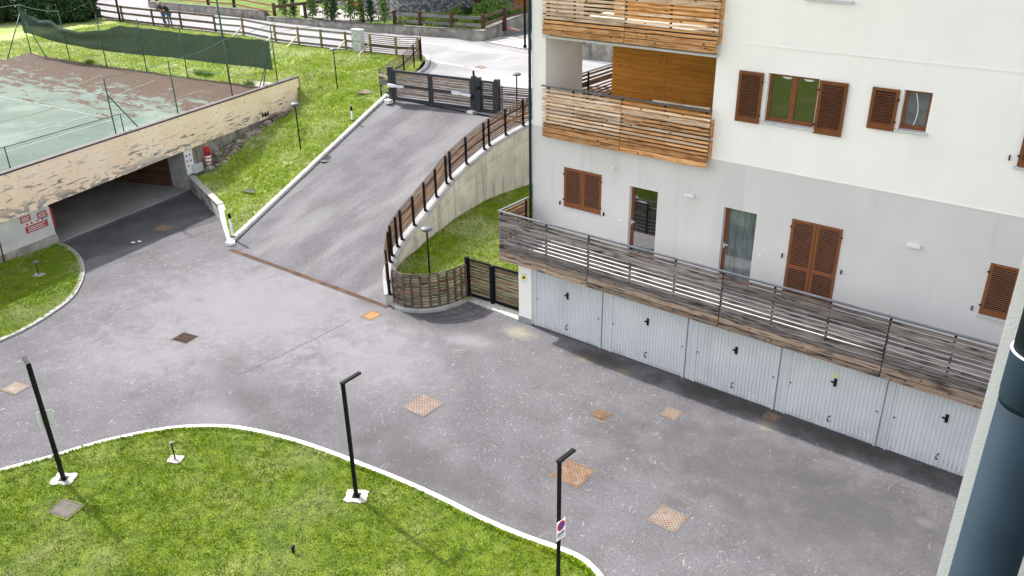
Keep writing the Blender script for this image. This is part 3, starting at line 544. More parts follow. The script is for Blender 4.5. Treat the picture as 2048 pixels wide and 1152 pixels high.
# timber cladding at the back of the loggia: each plank a part
for k in range(19):
    z = 6.11 + .145 * (k + .5)
    for a, b in ((.2, 2.03), (2.09, 5.02)):
        board(bld, (a, 4.02, z), (b, 4.02, z), .139, .03, m_panel_wood, 'cladding_board')
MB().box(2.03, 2.09, 3.99, 4.05, 6.11, 8.88).build('batten', m_panel_wood, bld)
for k in range(17):
    z = 9.1 + .145 * (k + .5); board(bld, (.2, 4.02, z), (5.02, 4.02, z), .139, .03, m_panel_wood, 'cladding_board')
# loggia side railing
sr = part_empty('side_railing', bld, (-.68, 5, 6.1))
MB().bar((-.68, 3.1, 7.28), (-.68, 7.5, 7.28), .05, .04).build('handrail', m_rail, sr)
for y in (3.95, 5.6, 7.3): MB().box(-.66, -.62, y - .03, y + .03, 6.1, 7.27).build('post', m_black, sr)
for dz, h in ((.10, .07), (.23, .07), (.39, .17), (.56, .05), (.66, .05), (.76, .05), (.86, .05), (.97, .07)):
    board(sr, (-.7, 3.1, 7.28 - dz), (-.7, 7.5, 7.28 - dz), h, .025, m_brown_board)

def rows(total, wide=(2,), n=11):
    return None
TER = [(.115, .087), (.235, .087), (.375, .167), (.525, .087), (.645, .087), (.765, .087), (.885, .087), (1.005, .087), (1.125, .09), (1.232, .09), (1.365, .145), (1.53, .155)]
# terrace above the garages
TY = -.36; TX0 = -.97; TZ = 3.8
MB().box(TX0 + .04, XR, TY + .05, YF, 2.3, 2.69).build('terrace_slab', m_soffit, bld)
MB().box(TX0 + .04, XR, TY + .05, YF, 2.69, 2.72).build('terrace_floor', mat('terrace_paving', (.58, .57, .58), (.64, .63, .64), 3, .7), bld)
tr = part_empty('terrace_railing', bld, (0, TY, 2.7))
mb = MB(); mb.box(TX0 - .02, XR, TY - .03, TY + .05, TZ - .025, TZ + .012); mb.box(TX0 - .02, TX0 + .06, TY + .051, YF - .001, TZ - .025, TZ + .012); mb.build('handrail', m_rail, tr, bevel=.004)
secs = [TX0, 2.31, 6.44, 10.58, 14.7, 19]
posts = [.82, 2.31, 3.69, 5.07, 6.44, 7.82, 9.2, 10.58, 11.95, 13.3, 14.7, 16]
for x in posts + [TX0 + .12]: MB().box(x - .025, x + .025, TY + .016, TY + .05, 2.3, TZ - .03).build('post', m_black, tr)
for i in range(len(secs) - 1):
    for k, (dz, h) in enumerate(TER):
        mt = m_larch_base if k >= 10 else m_larch_grey
        board(tr, (secs[i] + .012, TY, TZ - .02 - dz), (secs[i + 1] - .012, TY, TZ - .02 - dz), h, .018, mt)
for k, (dz, h) in enumerate(TER): board(tr, (TX0, YF - .02, TZ - .02 - dz), (TX0, TY + .02, TZ - .02 - dz), h, .028, m_brown_board if k < 8 else m_larch_base)
MB().box(TX0 + .03, TX0 + .07, .95, 1.0, 2.7, TZ - .03).build('post', m_black, tr)
MB().box(TX0 + .02, XR, TY + .018, TY + .03, TZ - 1.62, TZ - 1.16).build('gap_shade_strip', m_darkgap, tr)  # black strip added to paint the shade between the fascia boards
# main balcony and the one above
BAL = [(.10, .072), (.215, .07), (.35, .145), (.495, .068), (.60, .068), (.71, .068), (.82, .068), (.925, .068), (1.03, .068), (1.14, .075), (1.27, .135), (1.427, .145)]
def balcony(z, top, label=None):
    b = part_empty('balcony_railing', bld, (2.4, 1.0, z))
    if top: MB().box(-.3, 5.12, .93, 1.0, z - .02, z + .015).build('handrail', m_rail, b)
    for x in (-.1, .78, 2.42, 3.75, 4.95): MB().box(x - .025, x + .025, 1.0, 1.05, z - 1.5, z - .03).build('post', m_black, b)
    for k, (dz, h) in enumerate(BAL):
        for i, (xa, xb) in enumerate(((-.27, 2.41), (2.43, 5.1))):
            pale = (k < 9 and i == 0 and top) or k == 2 or (k in (1, 5, 7) and top)
            board(b, (xa, .965, z - .02 - dz), (xb, .965, z - .02 - dz), h, .018, m_larch_pale if pale else m_larch)
            if i: pass
    for k in range(2): board(b, (5.115, 1.0, z - .5 - k * .55), (5.115, YF, z - .5 - k * .55), .5, .02, m_larch)
    return b
balcony(7.45, True); balcony(10.42, True)
for z in (7.45, 10.42): MB().box(-.25, 5.08, .985, .995, z - 1.52, z - 1.06).build('gap_shade_strip', m_darkgap, bld)  # same black strips for the shade in the balcony board gaps
MB().bar((3.30, 1.12, 7.46), (4.98, 1.12, 7.475), .05, .035).build('loose_batten', m_brace, bld)
MB().box(-.3, 5.1, 1.0, YF + .06, 8.80, 8.86).build('fascia', m_soffit, bld)

# shutters, windows and doors
def shutter(x0, x1, z0, z1, y, mt, mid=None, **kw):
    w = .075; s = MB()
    s.box(x0, x0 + w, y - .035, y, z0, z1); s.box(x1 - w, x1, y - .035, y, z0, z1)
    s.box(x0 + w, x1 - w, y - .034, y - .001, z1 - .07, z1); s.box(x0 + w, x1 - w, y - .034, y - .001, z0, z0 + .15)
    if mid: s.box(x0 + w, x1 - w, y - .034, y - .001, mid - .05, mid + .05)
    o = s.build('shutter', mt, bld, bevel=.004, **kw)
    l = MB(); z = z0 + .165
    while z < z1 - .08:
        if not mid or abs(z - mid) > .06:
            M = Matrix.Translation((0, y - .018, z)) @ Matrix.Rotation(math.radians(-38), 4, 'X')
            l.box(x0 + w, x1 - w, -.03, .03, -.004, .004, M)
        z += .05
    q = l.build('louvers', m_louver if mt is not m_shutter else m_shutter_closed, o); q['kind'] = 'stuff'
    MB().box(x0 + w, x1 - w, y - .004, y - .002, z0 + .15, z1 - .07).build('backing', m_darkgap, o)
    for hz in (z1 - .22, z0 + .22):
        MB().box((x1 if kw.get('hr') else x0) - .025, (x1 if kw.get('hr') else x0) + .025, y - .05, y - .036, hz - .02, hz + .02).build('hinge', m_black, o)
    return o
def window(a, b, z0, z1, leaves, depth=.16, fw=.07, pane=None, name='window'):
    y = YF + depth; f = MB()
    f.box(a, a + fw, y - .03, y + .04, z0, z1); f.box(b - fw, b, y - .03, y + .04, z0, z1); f.box(a + fw, b - fw, y - .03, y + .04, z1 - fw, z1); f.box(a + fw, b - fw, y - .03, y + .04, z0, z0 + fw + .03)
    if leaves == 2: c = (a + b) / 2; f.box(c - .065, c + .065, y - .035, y + .04, z0 + fw + .03, z1 - fw)
    o = f.build(name, m_frame, bld, bevel=.004)
    cs = [(a + fw, b - fw)] if leaves == 1 else [(a + fw, (a + b) / 2 - .065), ((a + b) / 2 + .065, b - fw)]
    for p, q in cs: MB().box(p, q, y + .005, y + .015, z0 + fw + .03, z1 - fw).build('pane', pane or m_glass, o)
    return o
def sill(a, b, z, d=.07): return MB().box(a - .06, b + .06, YF - d, YF + .14, z - .045, z + .004).build('window_sill', m_granite, bld, bevel=.006)
window(6.42, 7.68, 7.36, 8.555, 2); sill(6.42, 7.68, 7.36)
for x in (6.87, 7.4): MB().lathe([(.0, 0), (.13, .0), (.13, .004), (0, .004)], (0, 0, 0), 16).build('curtain_scallop', m_white_metal, bld).matrix_basis = world(bld).inverted() @ (Matrix.Translation((x - .02, YF + .155, 8.49)) @ Matrix.Rotation(math.pi / 2, 4, 'X') @ Matrix.Diagonal((1, .45, 1, 1)))
shutter(5.69, 6.33, 7.28, 8.545, YF - .03, m_shutter, hr=1); shutter(7.71, 8.38, 7.28, 8.545, YF - .03, m_shutter)
w2 = window(9.59, 10.185, 7.66, 8.555, 1, pane=mat('netted_glass', (.10, .10, .12), (.14, .14, .165), 3, .08, spec=.7)); sill(9.59, 10.185, 7.66)
cm = MB(); 
for k in range(8):
    t = k / 8; t2 = (k + 1) / 8; xa = 9.80 + .10 * math.sin(t * 2.6); xb = 9.80 + .10 * math.sin(t2 * 2.6); za = 8.48 - .74 * t; zb = 8.48 - .74 * t2
    cm.add([(xa, YF + .158, za), (xa + .02, YF + .158, za), (xb + .02, YF + .158, zb), (xb, YF + .158, zb)], [(0, 1, 2, 3)])
cm.build('curtain', m_white_metal, w2)
shutter(8.92, 9.52, 7.6, 8.545, YF - .03, m_shutter, hr=1)
shutter(12.1, 12.7, 7.27, 8.5, YF - .03, m_shutter); sill(12.1, 12.9, 7.25)
shutter(.40, 1.065, 3.8, 5.05, YF + .02, m_shutter_closed, label='left leaf of the closed shutter pair'); shutter(1.075, 1.74, 3.8, 5.05, YF + .02, m_shutter_closed, hr=1)
MB().box(.42, 1.74, YF - .04, YF, 3.755, 3.785).build('window_sill', m_granite, bld)
shutter(7.49, 8.13, 2.74, 5.01, YF + .02, m_shutter_closed, mid=3.72); shutter(8.14, 8.78, 2.74, 5.01, YF + .02, m_shutter_closed, mid=3.72, hr=1)
shutter(12.08, 12.70, 3.72, 5.0, YF + .02, m_shutter_closed); shutter(12.71, 13.3, 3.72, 5.0, YF + .02, m_shutter_closed, hr=1)
sill(12.12, 13.2, 3.70, .05)
sill(7.15, 8.15, 10.33)
def door(a, b, curtain):
    y = YF + .17; f = MB(); fw = .09
    f.box(a, a + fw, y - .03, y + .04, 2.72, 4.91); f.box(b - .05, b, y - .03, y + .04, 2.72, 4.91); f.box(a + fw, b - .05, y - .03, y + .04, 4.85, 4.91); f.box(a + fw, b - .05, y - .03, y + .04, 2.72, 2.82)
    o = f.build('glass_door', m_frame, bld, bevel=.004)
    MB().box(a + fw, b - .05, y, y + .012, 2.82, 4.85).build('pane', m_glass if not curtain else mat('curtained_glass', (.10, .13, .13), (.16, .19, .19), 2, .06, layers=(((.05, .07, .07), 14, .5, .62, (1, 1, .05), .7),), spec=1.0), o)
    h = MB(); h.box(a + .03, a + .06, y - .06, y - .03, 3.70, 3.84); h.bar((a + .045, y - .07, 3.80), (a + .17, y - .07, 3.80), .02); h.build('handle', m_white_metal, o)
    return o
door(2.70, 3.61, False); door(5.62, 6.55, True)
for a, b, z0 in ((.47, 1.67, 3.8), (7.55, 8.72, 2.72), (12.1, 13.25, 3.78), (12.15, 12.9, 7.3)): pass
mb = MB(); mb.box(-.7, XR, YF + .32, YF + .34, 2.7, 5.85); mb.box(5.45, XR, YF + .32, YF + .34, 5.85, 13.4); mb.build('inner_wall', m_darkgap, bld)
for x in (2.36 - 1.9, 1.77): pass
for x, z in ((.27, 3.88), (1.86, 3.86), (7.36, 3.95), (8.9, 3.9), (11.93, 3.82), (11.93, 7.42)):
    MB().box(x - .012, x + .012, YF - .05, YF, z - .06, z + .05).build('shutter_stop', m_black, bld)
for x, z in ((4.6, 5.04), (10.44, 5.01), (16, 5.01)): MB().box(x - .15, x + .15, YF - .1, YF, z - .045, z + .045).build('wall_light', m_white_metal, bld, bevel=.015)
for x, z in ((2.47, 3.82), (6.76, 3.80)): MB().box(x - .06, x + .06, YF - .025, YF, z - .04, z + .04).build('socket', m_white_metal, bld, bevel=.008)
mb = MB(); mb.lathe([(.035, 0), (.045, .02), (.045, .06), (.02, .08)], (2.13, YF - .08, 5.33), 12); mb.bar((2.13, YF - .06, 5.38), (2.17, YF, 5.40), .02); mb.build('security_sensor', m_white_metal, bld)
MB().tube([(-.86, YF - .03, .6), (-.86, YF - .03, 13.5)], .045, 10).build('corner_downpipe', m_navy_pipe, bld, smooth=True)

# garages under the terrace
CEN = [1.37, 4.16, 6.87, 9.52, 12.12, 14.75, 17.4]; HW = 1.16
mb = MB(); mb.box(-.5, .0, .0, .5, .0, 2.3); mb.build('garage_pier', m_stucco, bld)
mb = MB(); mb.box(-.52, .01, -.02, .0, .0, .2); mb.build('pier_plinth', m_granite_dark, bld)
MB().box(-.5, .0, .5, YF, 0, 2.3).build('side_wall', m_stucco, bld)
MB().box(.0, XR, .10, .4, .0, 2.3).build('garage_wall', m_door_paint, bld)
MB().box(.0, XR, .0, .1, 2.2, 2.3).build('garage_lintel', m_soffit, bld)
def ribbed(x0, x1, z0, z1, y, pitch, name, parent, mt):
    n = max(1, round((x1 - x0) / pitch)); mb = MB(); p = (x1 - x0) / n; xs = []
    for i in range(n): xs += [(x0 + i * p, y + .012), (x0 + i * p + .012, y + .012), (x0 + i * p + .018, y), (x0 + (i + 1) * p - .008, y)]
    xs.append((x1, y + .014))
    for (a, ya), (b, yb) in zip(xs[:-1], xs[1:]):
        mb.add([(a, ya, z0), (b, yb, z0), (b, yb, z1), (a, ya, z1)], [(0, 1, 2, 3)])
    me = bpy.data.meshes.new(name); me.from_pydata(mb.v, [], mb.f); me.materials.append(mt); return link(name, me, parent)
prev = 0
for i, c in enumerate(CEN):
    hw = HW + (.02 if i < 2 else -.02); a, b = c - hw, c + hw
    g = part_empty('garage_door', bld, (c, 0, 0))
    for x in (a - .05, b): MB().box(x, x + .05, .02, .1, .02, 2.2).build('jamb', m_door_paint, g)
    ribbed(a, b, .05, 2.2, .03, .1, 'door_panel', g, m_door_paint)
    ribbed(prev + (.02 if i else .0), a - .06, .02, 2.2, .05, .11, 'side_panel', g, m_door_paint)
    prev = b + .05
    h = MB(); h.box(c - .03, c + .035, .0, .03, 1.33, 1.55); h.box(c - .10, c - .03, -.01, .015, 1.42, 1.46); h.build('lock_plate', m_black, g, bevel=.004)
    MB().tube([(c + .02, .0 + .03, .44), (c + .0, -.03, .43), (c - .02, -.035, .36), (c, -.03, .29), (c + .02, .03, .28)], .014, 6).build('grip', m_black, g)
    for x in (a + .04, b - .05): MB().lathe([(.018, 0), (.018, .03)], (x, .02, 1.0), 8).build('peg', m_black, g)
    v = MB(); 
    for k in range(int((b - a) / .1)):
        if (k < 7 or k > 9):
            for zz in (.16, .22, .28): v.box(a + k * .1 + .04, a + k * .1 + .075, .022, .031, zz, zz + .035)
    v.build('vent', m_white_metal, g)['kind'] = 'stuff'
    MB().box(a, b, .02, .06, .005, .05).build('door_rail', m_rail, g)
MB().box(9.46, 9.56, .02, .029, 1.6, 1.64).build('door_sticker', m_yellow, bld)
st = MB(); st.box(-.40, -.16, -.008, 0, 1.40, 1.76); o = st.build('notice', m_signwhite, bld)
MB().box(-.36, -.20, -.011, -.008, 1.54, 1.69).build('emblem', m_yellow, o)
MB().bar((-.34, -.0125, 1.57), (-.23, -.0125, 1.64), .003, .05).build('camera_mark', m_black, o)
MB().box(-.38, -.18, -.010, -.008, 1.72, 1.74).box(-.38, -.18, -.010, -.008, 1.48, 1.49).box(-.38, -.18, -.010, -.008, 1.44, 1.45).build('lettering', m_grey_box, o)

# ---------------------------------------------------------------- neighbouring building at the right with its downpipe
nb = thing('near_building', (16, -15, 0), 'near white rough stuccoed building corner with dark blue downpipe', 'building')
MB().box(14.335, 22, -17.54, -10, 0, 22).build('wall', m_stucco_rough, nb)
px, py = 14.4122, -17.64
dp = MB().tube([(px, py, 3), (px, py, 12.30)], .0502, 40).build('downpipe', m_navy_pipe, nb, smooth=True)
MB().lathe([(.0502, 12.225), (.0512, 12.235), (.052, 12.245), (.0522, 12.315), (.0512, 12.32)], (px, py, 0), 40).build('pipe_socket', m_navy_pipe, nb, smooth=True)
MB().lathe([(.0511, 12.318), (.0525, 12.3185), (.0525, 12.3203), (.0511, 12.321)], (px, py, 0), 40).build('gasket', m_gasket, nb, smooth=True)
MB().tube([(px, py, 12.31), (px, py, 22)], .0495, 40).build('upper_pipe', m_navy_pipe, nb, smooth=True)

# ---------------------------------------------------------------- underground garage with the tennis court on its roof
gar = thing('court_garage', (-21, 0, 0), 'low garage with peeling cream parapet beam and tennis court on its roof', 'building')
def gpt(s, off, z): return Vector((-20.7373 + GD[0] * s - GNX * off * -1, 1.0232 + GD[1] * s + GNY * off, z))  # s along front, off outward
def gbox(mb, s0, s1, o0, o1, z0, z1, z0b=None, z1b=None, mi=0):
    z0b = z0 if z0b is None else z0b; z1b = z1 if z1b is None else z1b
    vs = [gpt(s0, o0, z0), gpt(s1, o0, z0b), gpt(s1, o1, z0b), gpt(s0, o1, z0), gpt(s0, o0, z1), gpt(s1, o0, z1b), gpt(s1, o1, z1b), gpt(s0, o1, z1)]
    return mb.add(vs, [(0, 1, 2, 3), (4, 5, 6, 7), (0, 1, 5, 4), (1, 2, 6, 5), (2, 3, 7, 6), (3, 0, 4, 7)], mi)
SL = -17.0; SE = 8.37; S1 = -7.0
def zt(s): return 3.33 + (s + 8.5) * .0130
def zb(s): return 1.66 + (s + 6.8) * .0275
gbox(MB(), SL, SE, -.12, .08, zb(SL), zt(SL), 2.11, zt(SE)).build('parapet_beam', m_beam, gar)
gbox(MB(), SL, SE + .03, -.02, .12, zt(SL) + .0, zt(SL) + .07, zt(SE) + .0, zt(SE) + .07).build('beam_cap', m_cap, gar)
gbox(MB(), SL, SE + .03, -.13, -.022, zt(SL) + .0, zt(SL) + .075, zt(SE) + .0, zt(SE) + .075).build('beam_cap', m_cap_top, gar)
gbox(MB(), SE, SE + .05, -.3, .10, 2.1, zt(SE), 2.1, zt(SE)).build('beam_end_cap', m_cap, gar)
m_pier = mat('pier_plaster', (.56, .56, .53), (.48, .48, .45), 1.2, .9, .3, 20, (((.24, .21, .17), .9, .55, .62, (1, 1, .8), .85), ((.68, .68, .66), 1.8, .5, .7, I3, .4)))
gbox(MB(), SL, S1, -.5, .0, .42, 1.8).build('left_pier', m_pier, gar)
gbox(MB(), SL, S1 + .02, -.5, .06, -.1, .42).build('pier_footing', m_oldconc, gar)
gbox(MB(), .0, .22, -1.2, .02, -.1, 1.9).build('door_jamb', m_kerb, gar)
gbox(MB(), .22, SE - .1, -.4, -.06, -.1, 2.4).build('side_wall', m_oldconc, gar)
gbox(MB(), SL, SE - .1, -16, -.35, 2.75, 3.16).build('roof_slab', m_oldconc, gar)
gbox(MB(), S1, .0, -10, -.0, -.1, .035).build('floor', m_floor_conc, gar)
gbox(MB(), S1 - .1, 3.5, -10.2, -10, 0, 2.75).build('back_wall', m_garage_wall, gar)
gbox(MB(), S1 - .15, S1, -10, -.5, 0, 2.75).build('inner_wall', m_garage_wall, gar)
for k in range(14):
    z = .12 + k * .18; a = gpt(.05, -.9, z); b = gpt(-1.6, -9.8, z); board(gar, a, b, .17, .04, m_darkwood, 'wall_board')
gbox(MB(), -3.0, -2.8, -6.2, -6.0, 0, 2.75).build('pillar', m_oldconc, gar)
def gplate(s, z, w, h, mt, name, off=.01, parent=gar, t=.01):
    return gbox(MB(), s - w / 2, s + w / 2, off - t, off, z - h / 2, z + h / 2).build(name, mt, parent)
# notices on the left pier
for s, z, w, h in ((-8.05, 1.42, .42, .24), (-7.35, 1.36, .42, .26), (-7.68, .98, .95, .26)):
    p = gplate(s, z, w, h, m_redsign, 'red_notice', .012); l = MB()
    for k in range(3): gbox(l, s - w * .4, s + w * (.4 - .1 * (k % 2)), .012, .014, z - h * .3 + k * h * .25, z - h * .3 + k * h * .25 + .02)
    l.build('lettering', m_signwhite, p)
for s in (-8.05, -7.85, -7.6, -7.38):
    p = gbox(MB(), s - .07, s + .07, .0, .008, 1.13, 1.26).build('round_notice', m_signwhite, gar); gbox(MB(), s - .045, s + .045, .008, .011, 1.15, 1.24).build('emblem', m_signred if s < -7.5 else m_blue, p)
gbox(MB(), S1 + .04, S1 + .12, -.5, -.05, .7, 1.5).build('red_panel', m_red, gar)
# board with small signs and meter box on the right jamb
p = gbox(MB(), .02, .5, .025, .045, .72, 1.85).build('sign_board', m_signwhite, gar)
for k, (s, z, mt) in enumerate(((.12, 1.6, m_blue), (.32, 1.62, m_signred), (.12, 1.36, m_signred), (.33, 1.34, m_blue), (.15, 1.12, m_signred))):
    gplate(s, z, .075, .09, mt, 'small_sign', .054, p)
gbox(MB(), .32, .85, .05, .22, .72, 1.12).build('meter_box', m_grey_box, gar, bevel=.01)
MB().tube([gpt(.55, .2, .5), gpt(.72, .3, .62)], .09, 12).build('spotlight', m_black, gar)
MB().tube([gpt(.7, .08, 1.95), gpt(.72, .1, .8)], .012, 6).build('cable', m_black, gar)
MB().tube([gpt(-9.35, .1, 0), gpt(-9.3, .08, .95), gpt(-9.42, .06, 1.02)], .025, 8).build('rusty_rod', m_rust_dark, gar)
ex = thing('extinguisher_cover', gpt(1.15, .3, .95), 'red and white cylindrical cover hanging under the cream beam', 'extinguisher')
MB().lathe([(.09, 0), (.14, .03), (.15, .44)], gpt(1.15, .3, .95), 16).build('lower_body', m_signwhite, ex, smooth=True)
MB().lathe([(.152, .44), (.152, .80), (.13, .84), (.05, .86)], gpt(1.15, .3, .95), 16).build('upper_body', m_red, ex, smooth=True)
for z in (.12, .30): MB().lathe([(.154, 0), (.154, .06)], gpt(1.15, .3, .95 + z), 16).build('stripe', m_signred, ex)
MB().box(-.25, .25, -.03, .25, -.03, .03, Matrix.Translation(gpt(1.2, .0, 2.0)) @ Matrix.Rotation(1.77, 4, 'Z')).build('bracket', m_grey_box, ex)
hole = MB()
for k in range(5): gbox(hole, 5.3 + k * .1, 5.42 + k * .1, .06, .083, 2.16 + .03 * math.sin(k * 2.3), 2.32 + .04 * math.cos(k * 3.1))
hole.build('broken_hole', m_darkgap, gar)
# white retaining wall from the jamb to the ramp
p1 = Vector((-20.525,0.999,0)); p2 = Vector((-16.275,-0.387,0)); p3 = Vector((-13.463,-1.934,0))
sw = thing('side_retaining_wall', p2, 'low white retaining wall with blackened face beside the garage entrance', 'wall')
MB().strip([p1, p1.lerp(p2, .5), p2], 0, .22, [-.1] * 3, [.66, .65, .63]).build('wall', mat('mossy_wall', (.50, .49, .45), (.38, .37, .33), 1.5, .9, .4, 14, (((.07, .065, .06), 1.8, .5, .62, (1, 1, 1.6), .85), ((.2, .19, .16), 3, .55, .65, I3, .6))), sw)
MB().strip([p1, p1.lerp(p2, .5), p2], -.03, .25, [.66, .65, .63], [.72, .71, .69]).build('coping', m_kerb, sw)
MB().strip([p2 + Vector((.02, -.02, 0)), p2.lerp(p3, .5), p3], 0, .26, [-.1] * 3, [.66, .38, .12]).build('end_wall', m_kerb_white, sw, bevel=.01)

# tennis court
fc = [Vector((-43.263,3.326,3.2)), Vector((-44.168,5.259,3.2)), Vector((-39.357,5.453,3.2)), Vector((-35.698,5.836,3.2)), Vector((-32.33,6.406,3.2)), Vector((-28.759,6.749,3.2)), Vector((-25.594,7.396,3.2)), Vector((-23.503,7.675,3.2)), Vector((-23.3, 7.9, 3.2)), gpt(SE, -.12, 3.2)]
cpts = [(p.x, p.y) for p in fc] + [tuple(gpt(SL, -.12, 3.2)[:2]), (-28, -24), (-60, -24)]
sheet('tennis_court', cpts, 3.2, m_court, kind='structure')
far_edge = [(p.x, p.y) for p in fc[1:9]]
m_court_white = mat('court_paint', (.33, .36, .33), (.24, .28, .24), 2, .8, layers=(((.14, .18, .15), 5, .55, .65, I3, .7),))
def cl(name, pts, w=.07, mt=m_court_white):
    mb = MB(); P = [Vector(p) for p in pts]
    for a, b in zip(P[:-1], P[1:]):
        d = (b - a); n = Vector((-d.y, d.x, 0)).normalized() * w / 2; mb.add([a - n, b - n, b + n, a + n], [(0, 1, 2, 3)])
    me = bpy.data.meshes.new(name); me.from_pydata([(v[0], v[1], 3.208) for v in mb.v], [], mb.f); me.materials.append(mt); link(name, me, kind='structure')
cl('court_line', [(-34.843,-1.575,3.2),(-32.981,-1.371,3.2),(-23.922,-0.354,3.2)], .06); cl('court_line', [(-23.643,-0.482,3.2),(-22.94,-3.389,3.2),(-22.304,-5.94,3.2),(-21.995,-7.558,3.2)], .08); cl('court_line', [(-24.382,-5.051,3.2),(-24.691,-3.66,3.2),(-24.775,-2.522,3.2),(-25.319,-0.669,3.2)], .05)
m_faint = mat('faint_line', (.20, .28, .22), (.13, .15, .11), 3, .8)
cl('court_line', [(-37.898,0.734,3.2),(-38.173,3.493,3.2)], .06, m_faint); cl('court_line', [(-32.115,2.102,3.2),(-33.639,4.395,3.2)], .05, m_faint); cl('court_line', [(-24.242,0.637,3.2),(-24.74,2.887,3.2),(-25.489,5.492,3.2)], .05, m_faint); cl('court_line', [(-27.67,1.121,3.2),(-29.721,5.34,3.2)], .05, m_faint)
cl('court_line', [(-27.518,-3.709,3.2),(-28.033,-1.066,3.2),(-27.712,-0.372,3.2)], .04, mat('puddle_edge', (.17, .15, .1), (.12, .1, .07), 3, .9))
# stones under the end of the beam
SMESH = []
for k in range(5):
    bm = bmesh.new(); bmesh.ops.create_icosphere(bm, subdivisions=1, radius=.5)
    for v in bm.verts: v.co = Vector((v.co.x * rnd.uniform(.8, 1.2), v.co.y * rnd.uniform(.6, 1.1), v.co.z * rnd.uniform(.5, .9)))
    me = bpy.data.meshes.new('stone'); bm.to_mesh(me); bm.free(); me.materials.append(m_stone); SMESH.append(me)
sp_pts = [(s, off) for s in np.linspace(.9, 7.9, 22) for off in (0.0, .33, .66, 1.0)]
V = []
for s, t in sp_pts:
    p = gpt(s, -.05 + t * (1.15 - s * .09 + .18 * math.sin(s * 3.1)), 0); V.append((p.x, p.y, gz(meadow, p.x, p.y) + .05 + .03 * math.sin(s * 9 + t * 7)))
me = bpy.data.meshes.new('rubble_soil'); me.from_pydata(V, [], [(i * 4 + j, i * 4 + j + 1, i * 4 + j + 5, i * 4 + j + 4) for i in range(21) for j in range(3)]); me.materials.append(mat('rubble_soil', (.13, .11, .08), (.20, .175, .13), 3, .95, 1.0, 14, (((.045, .04, .03), 5, .5, .62, I3, .8), ((.34, .32, .27), 7, .58, .66, I3, .7)), bdist=.08)); link('rubble_soil', me, kind='structure')
for k in range(95):
    s = rnd.uniform(.9, 7.8); off = rnd.uniform(.0, 1.05) * (1.12 - s * .09); sz = rnd.choice((.14, .2, .26, .38, .5)) * rnd.uniform(.7, 1.1)
    p = gpt(s, off, 0); p.z = gz(meadow, p.x, p.y) + .05
    o = link('rubble_stone', SMESH[k % 5], None, Matrix.Translation(p) @ Matrix.Rotation(rnd.uniform(0, 6), 4, 'Z') @ Matrix.Diagonal((sz, sz, sz * .8, 1)))
    tag(o, 'grey brown rubble stone on the bare soil under the cream parapet beam', 'stone', 'rubble stones under the parapet beam')

# ---------------------------------------------------------------- court fence poles, cables and shade net
cf = thing('court_fence', (-30, 6, 3.2), 'rusty green court fence of thin poles and slack cables', 'fence')
def gpole(b, t, r=.03, name='pole'): MB().tube([b, t], r, 8).build(name, m_green_pole, cf, smooth=True)
def up(b, h, lean=(0, 0)): return (b[0] + lean[0], b[1] + lean[1], b[2] + h)
tops = []
for b, h in (((-43.725,5.15,3.2), 3.0), ((-39.357,5.453,3.2), 2.9), ((-35.698,5.836,3.2), 2.9), ((-32.33,6.406,3.2), 2.9), ((-28.759,6.749,3.2), 2.85), ((-23.023,5.581,3.2), 2.75), ((-24.156,9.234,3.15), 2.95), ((-22.153,1.972,3.2), 2.4), ((-21.211,-1.608,3.2), 2.4)):
    gpole(b, up(b, h)); tops.append(up(b, h))
gpole((-43.299,3.491,3.2), up((-43.725,5.15,3.2), 2.6), name='brace'); gpole((-41.881,5.194,3.2), up((-43.725,5.15,3.2), 2.4), name='brace')
gpole((-23.57,7.629,3.2), up((-23.96,9.091,3.2), 2.0), .025, 'brace'); gpole((-23.589,7.898,3.2), up((-23.96,9.091,3.2), 2.2, (-.25, .1)), .03)
b = (-25.708,7.319,3.2); gpole(b, up(b, 5.6), .05, 'tall_pole')
b = (-21.485,-0.428,3.2); gpole(b, up((-21.211,-1.608,3.2), 1.7), .028, 'brace')
def cable(a, b, sag, r=.012):
    a = Vector(a); b = Vector(b); MB().tube([a.lerp(b, k / 8) + Vector((0, 0, -sag * 4 * (k / 8) * (1 - k / 8))) for k in range(9)], r, 5, caps=False).build('cable', m_cable, cf)
cable(tops[0], tops[1], .1); cable(tops[8], tops[7], .06); cable(tops[7], tops[5], .12); cable(tops[5], Vector(tops[6]) + Vector((-1.5, 1.6, -.2)), .05); cable(tops[0], Vector(tops[0]) + Vector((-4, -8, 0)), .2)
cable((tops[1][0], tops[1][1], 3.7), (tops[8][0] - 1, tops[8][1] + 8, 4.2), .25, .01)
# low mesh along the parapet
rail = [gpt(s, -.75, 0) for s in (-16, -12.5, -7.6, -2.25)]
for p in rail[1:]: gpole((p.x, p.y, 3.2), (p.x, p.y, 4.05), .025)
MB().tube([(p.x, p.y, 4.05) for p in rail], .02, 6).build('top_rail', m_green_pole, cf)
mb = MB(); a = rail[0]; b = rail[-1]; L = (b - a).length; n = int(L / .11)
for k in range(n):
    for sgn in (1, -1):
        s0 = k / n * L; s1 = s0 + .85 * sgn
        if 0 <= s1 <= L:
            p = a.lerp(b, s0 / L); q = a.lerp(b, s1 / L); mb.bar((p.x, p.y, 3.2), (q.x, q.y, 4.05), .006)
o = mb.build('wire_mesh', m_mesh, cf); o['kind'] = 'stuff'
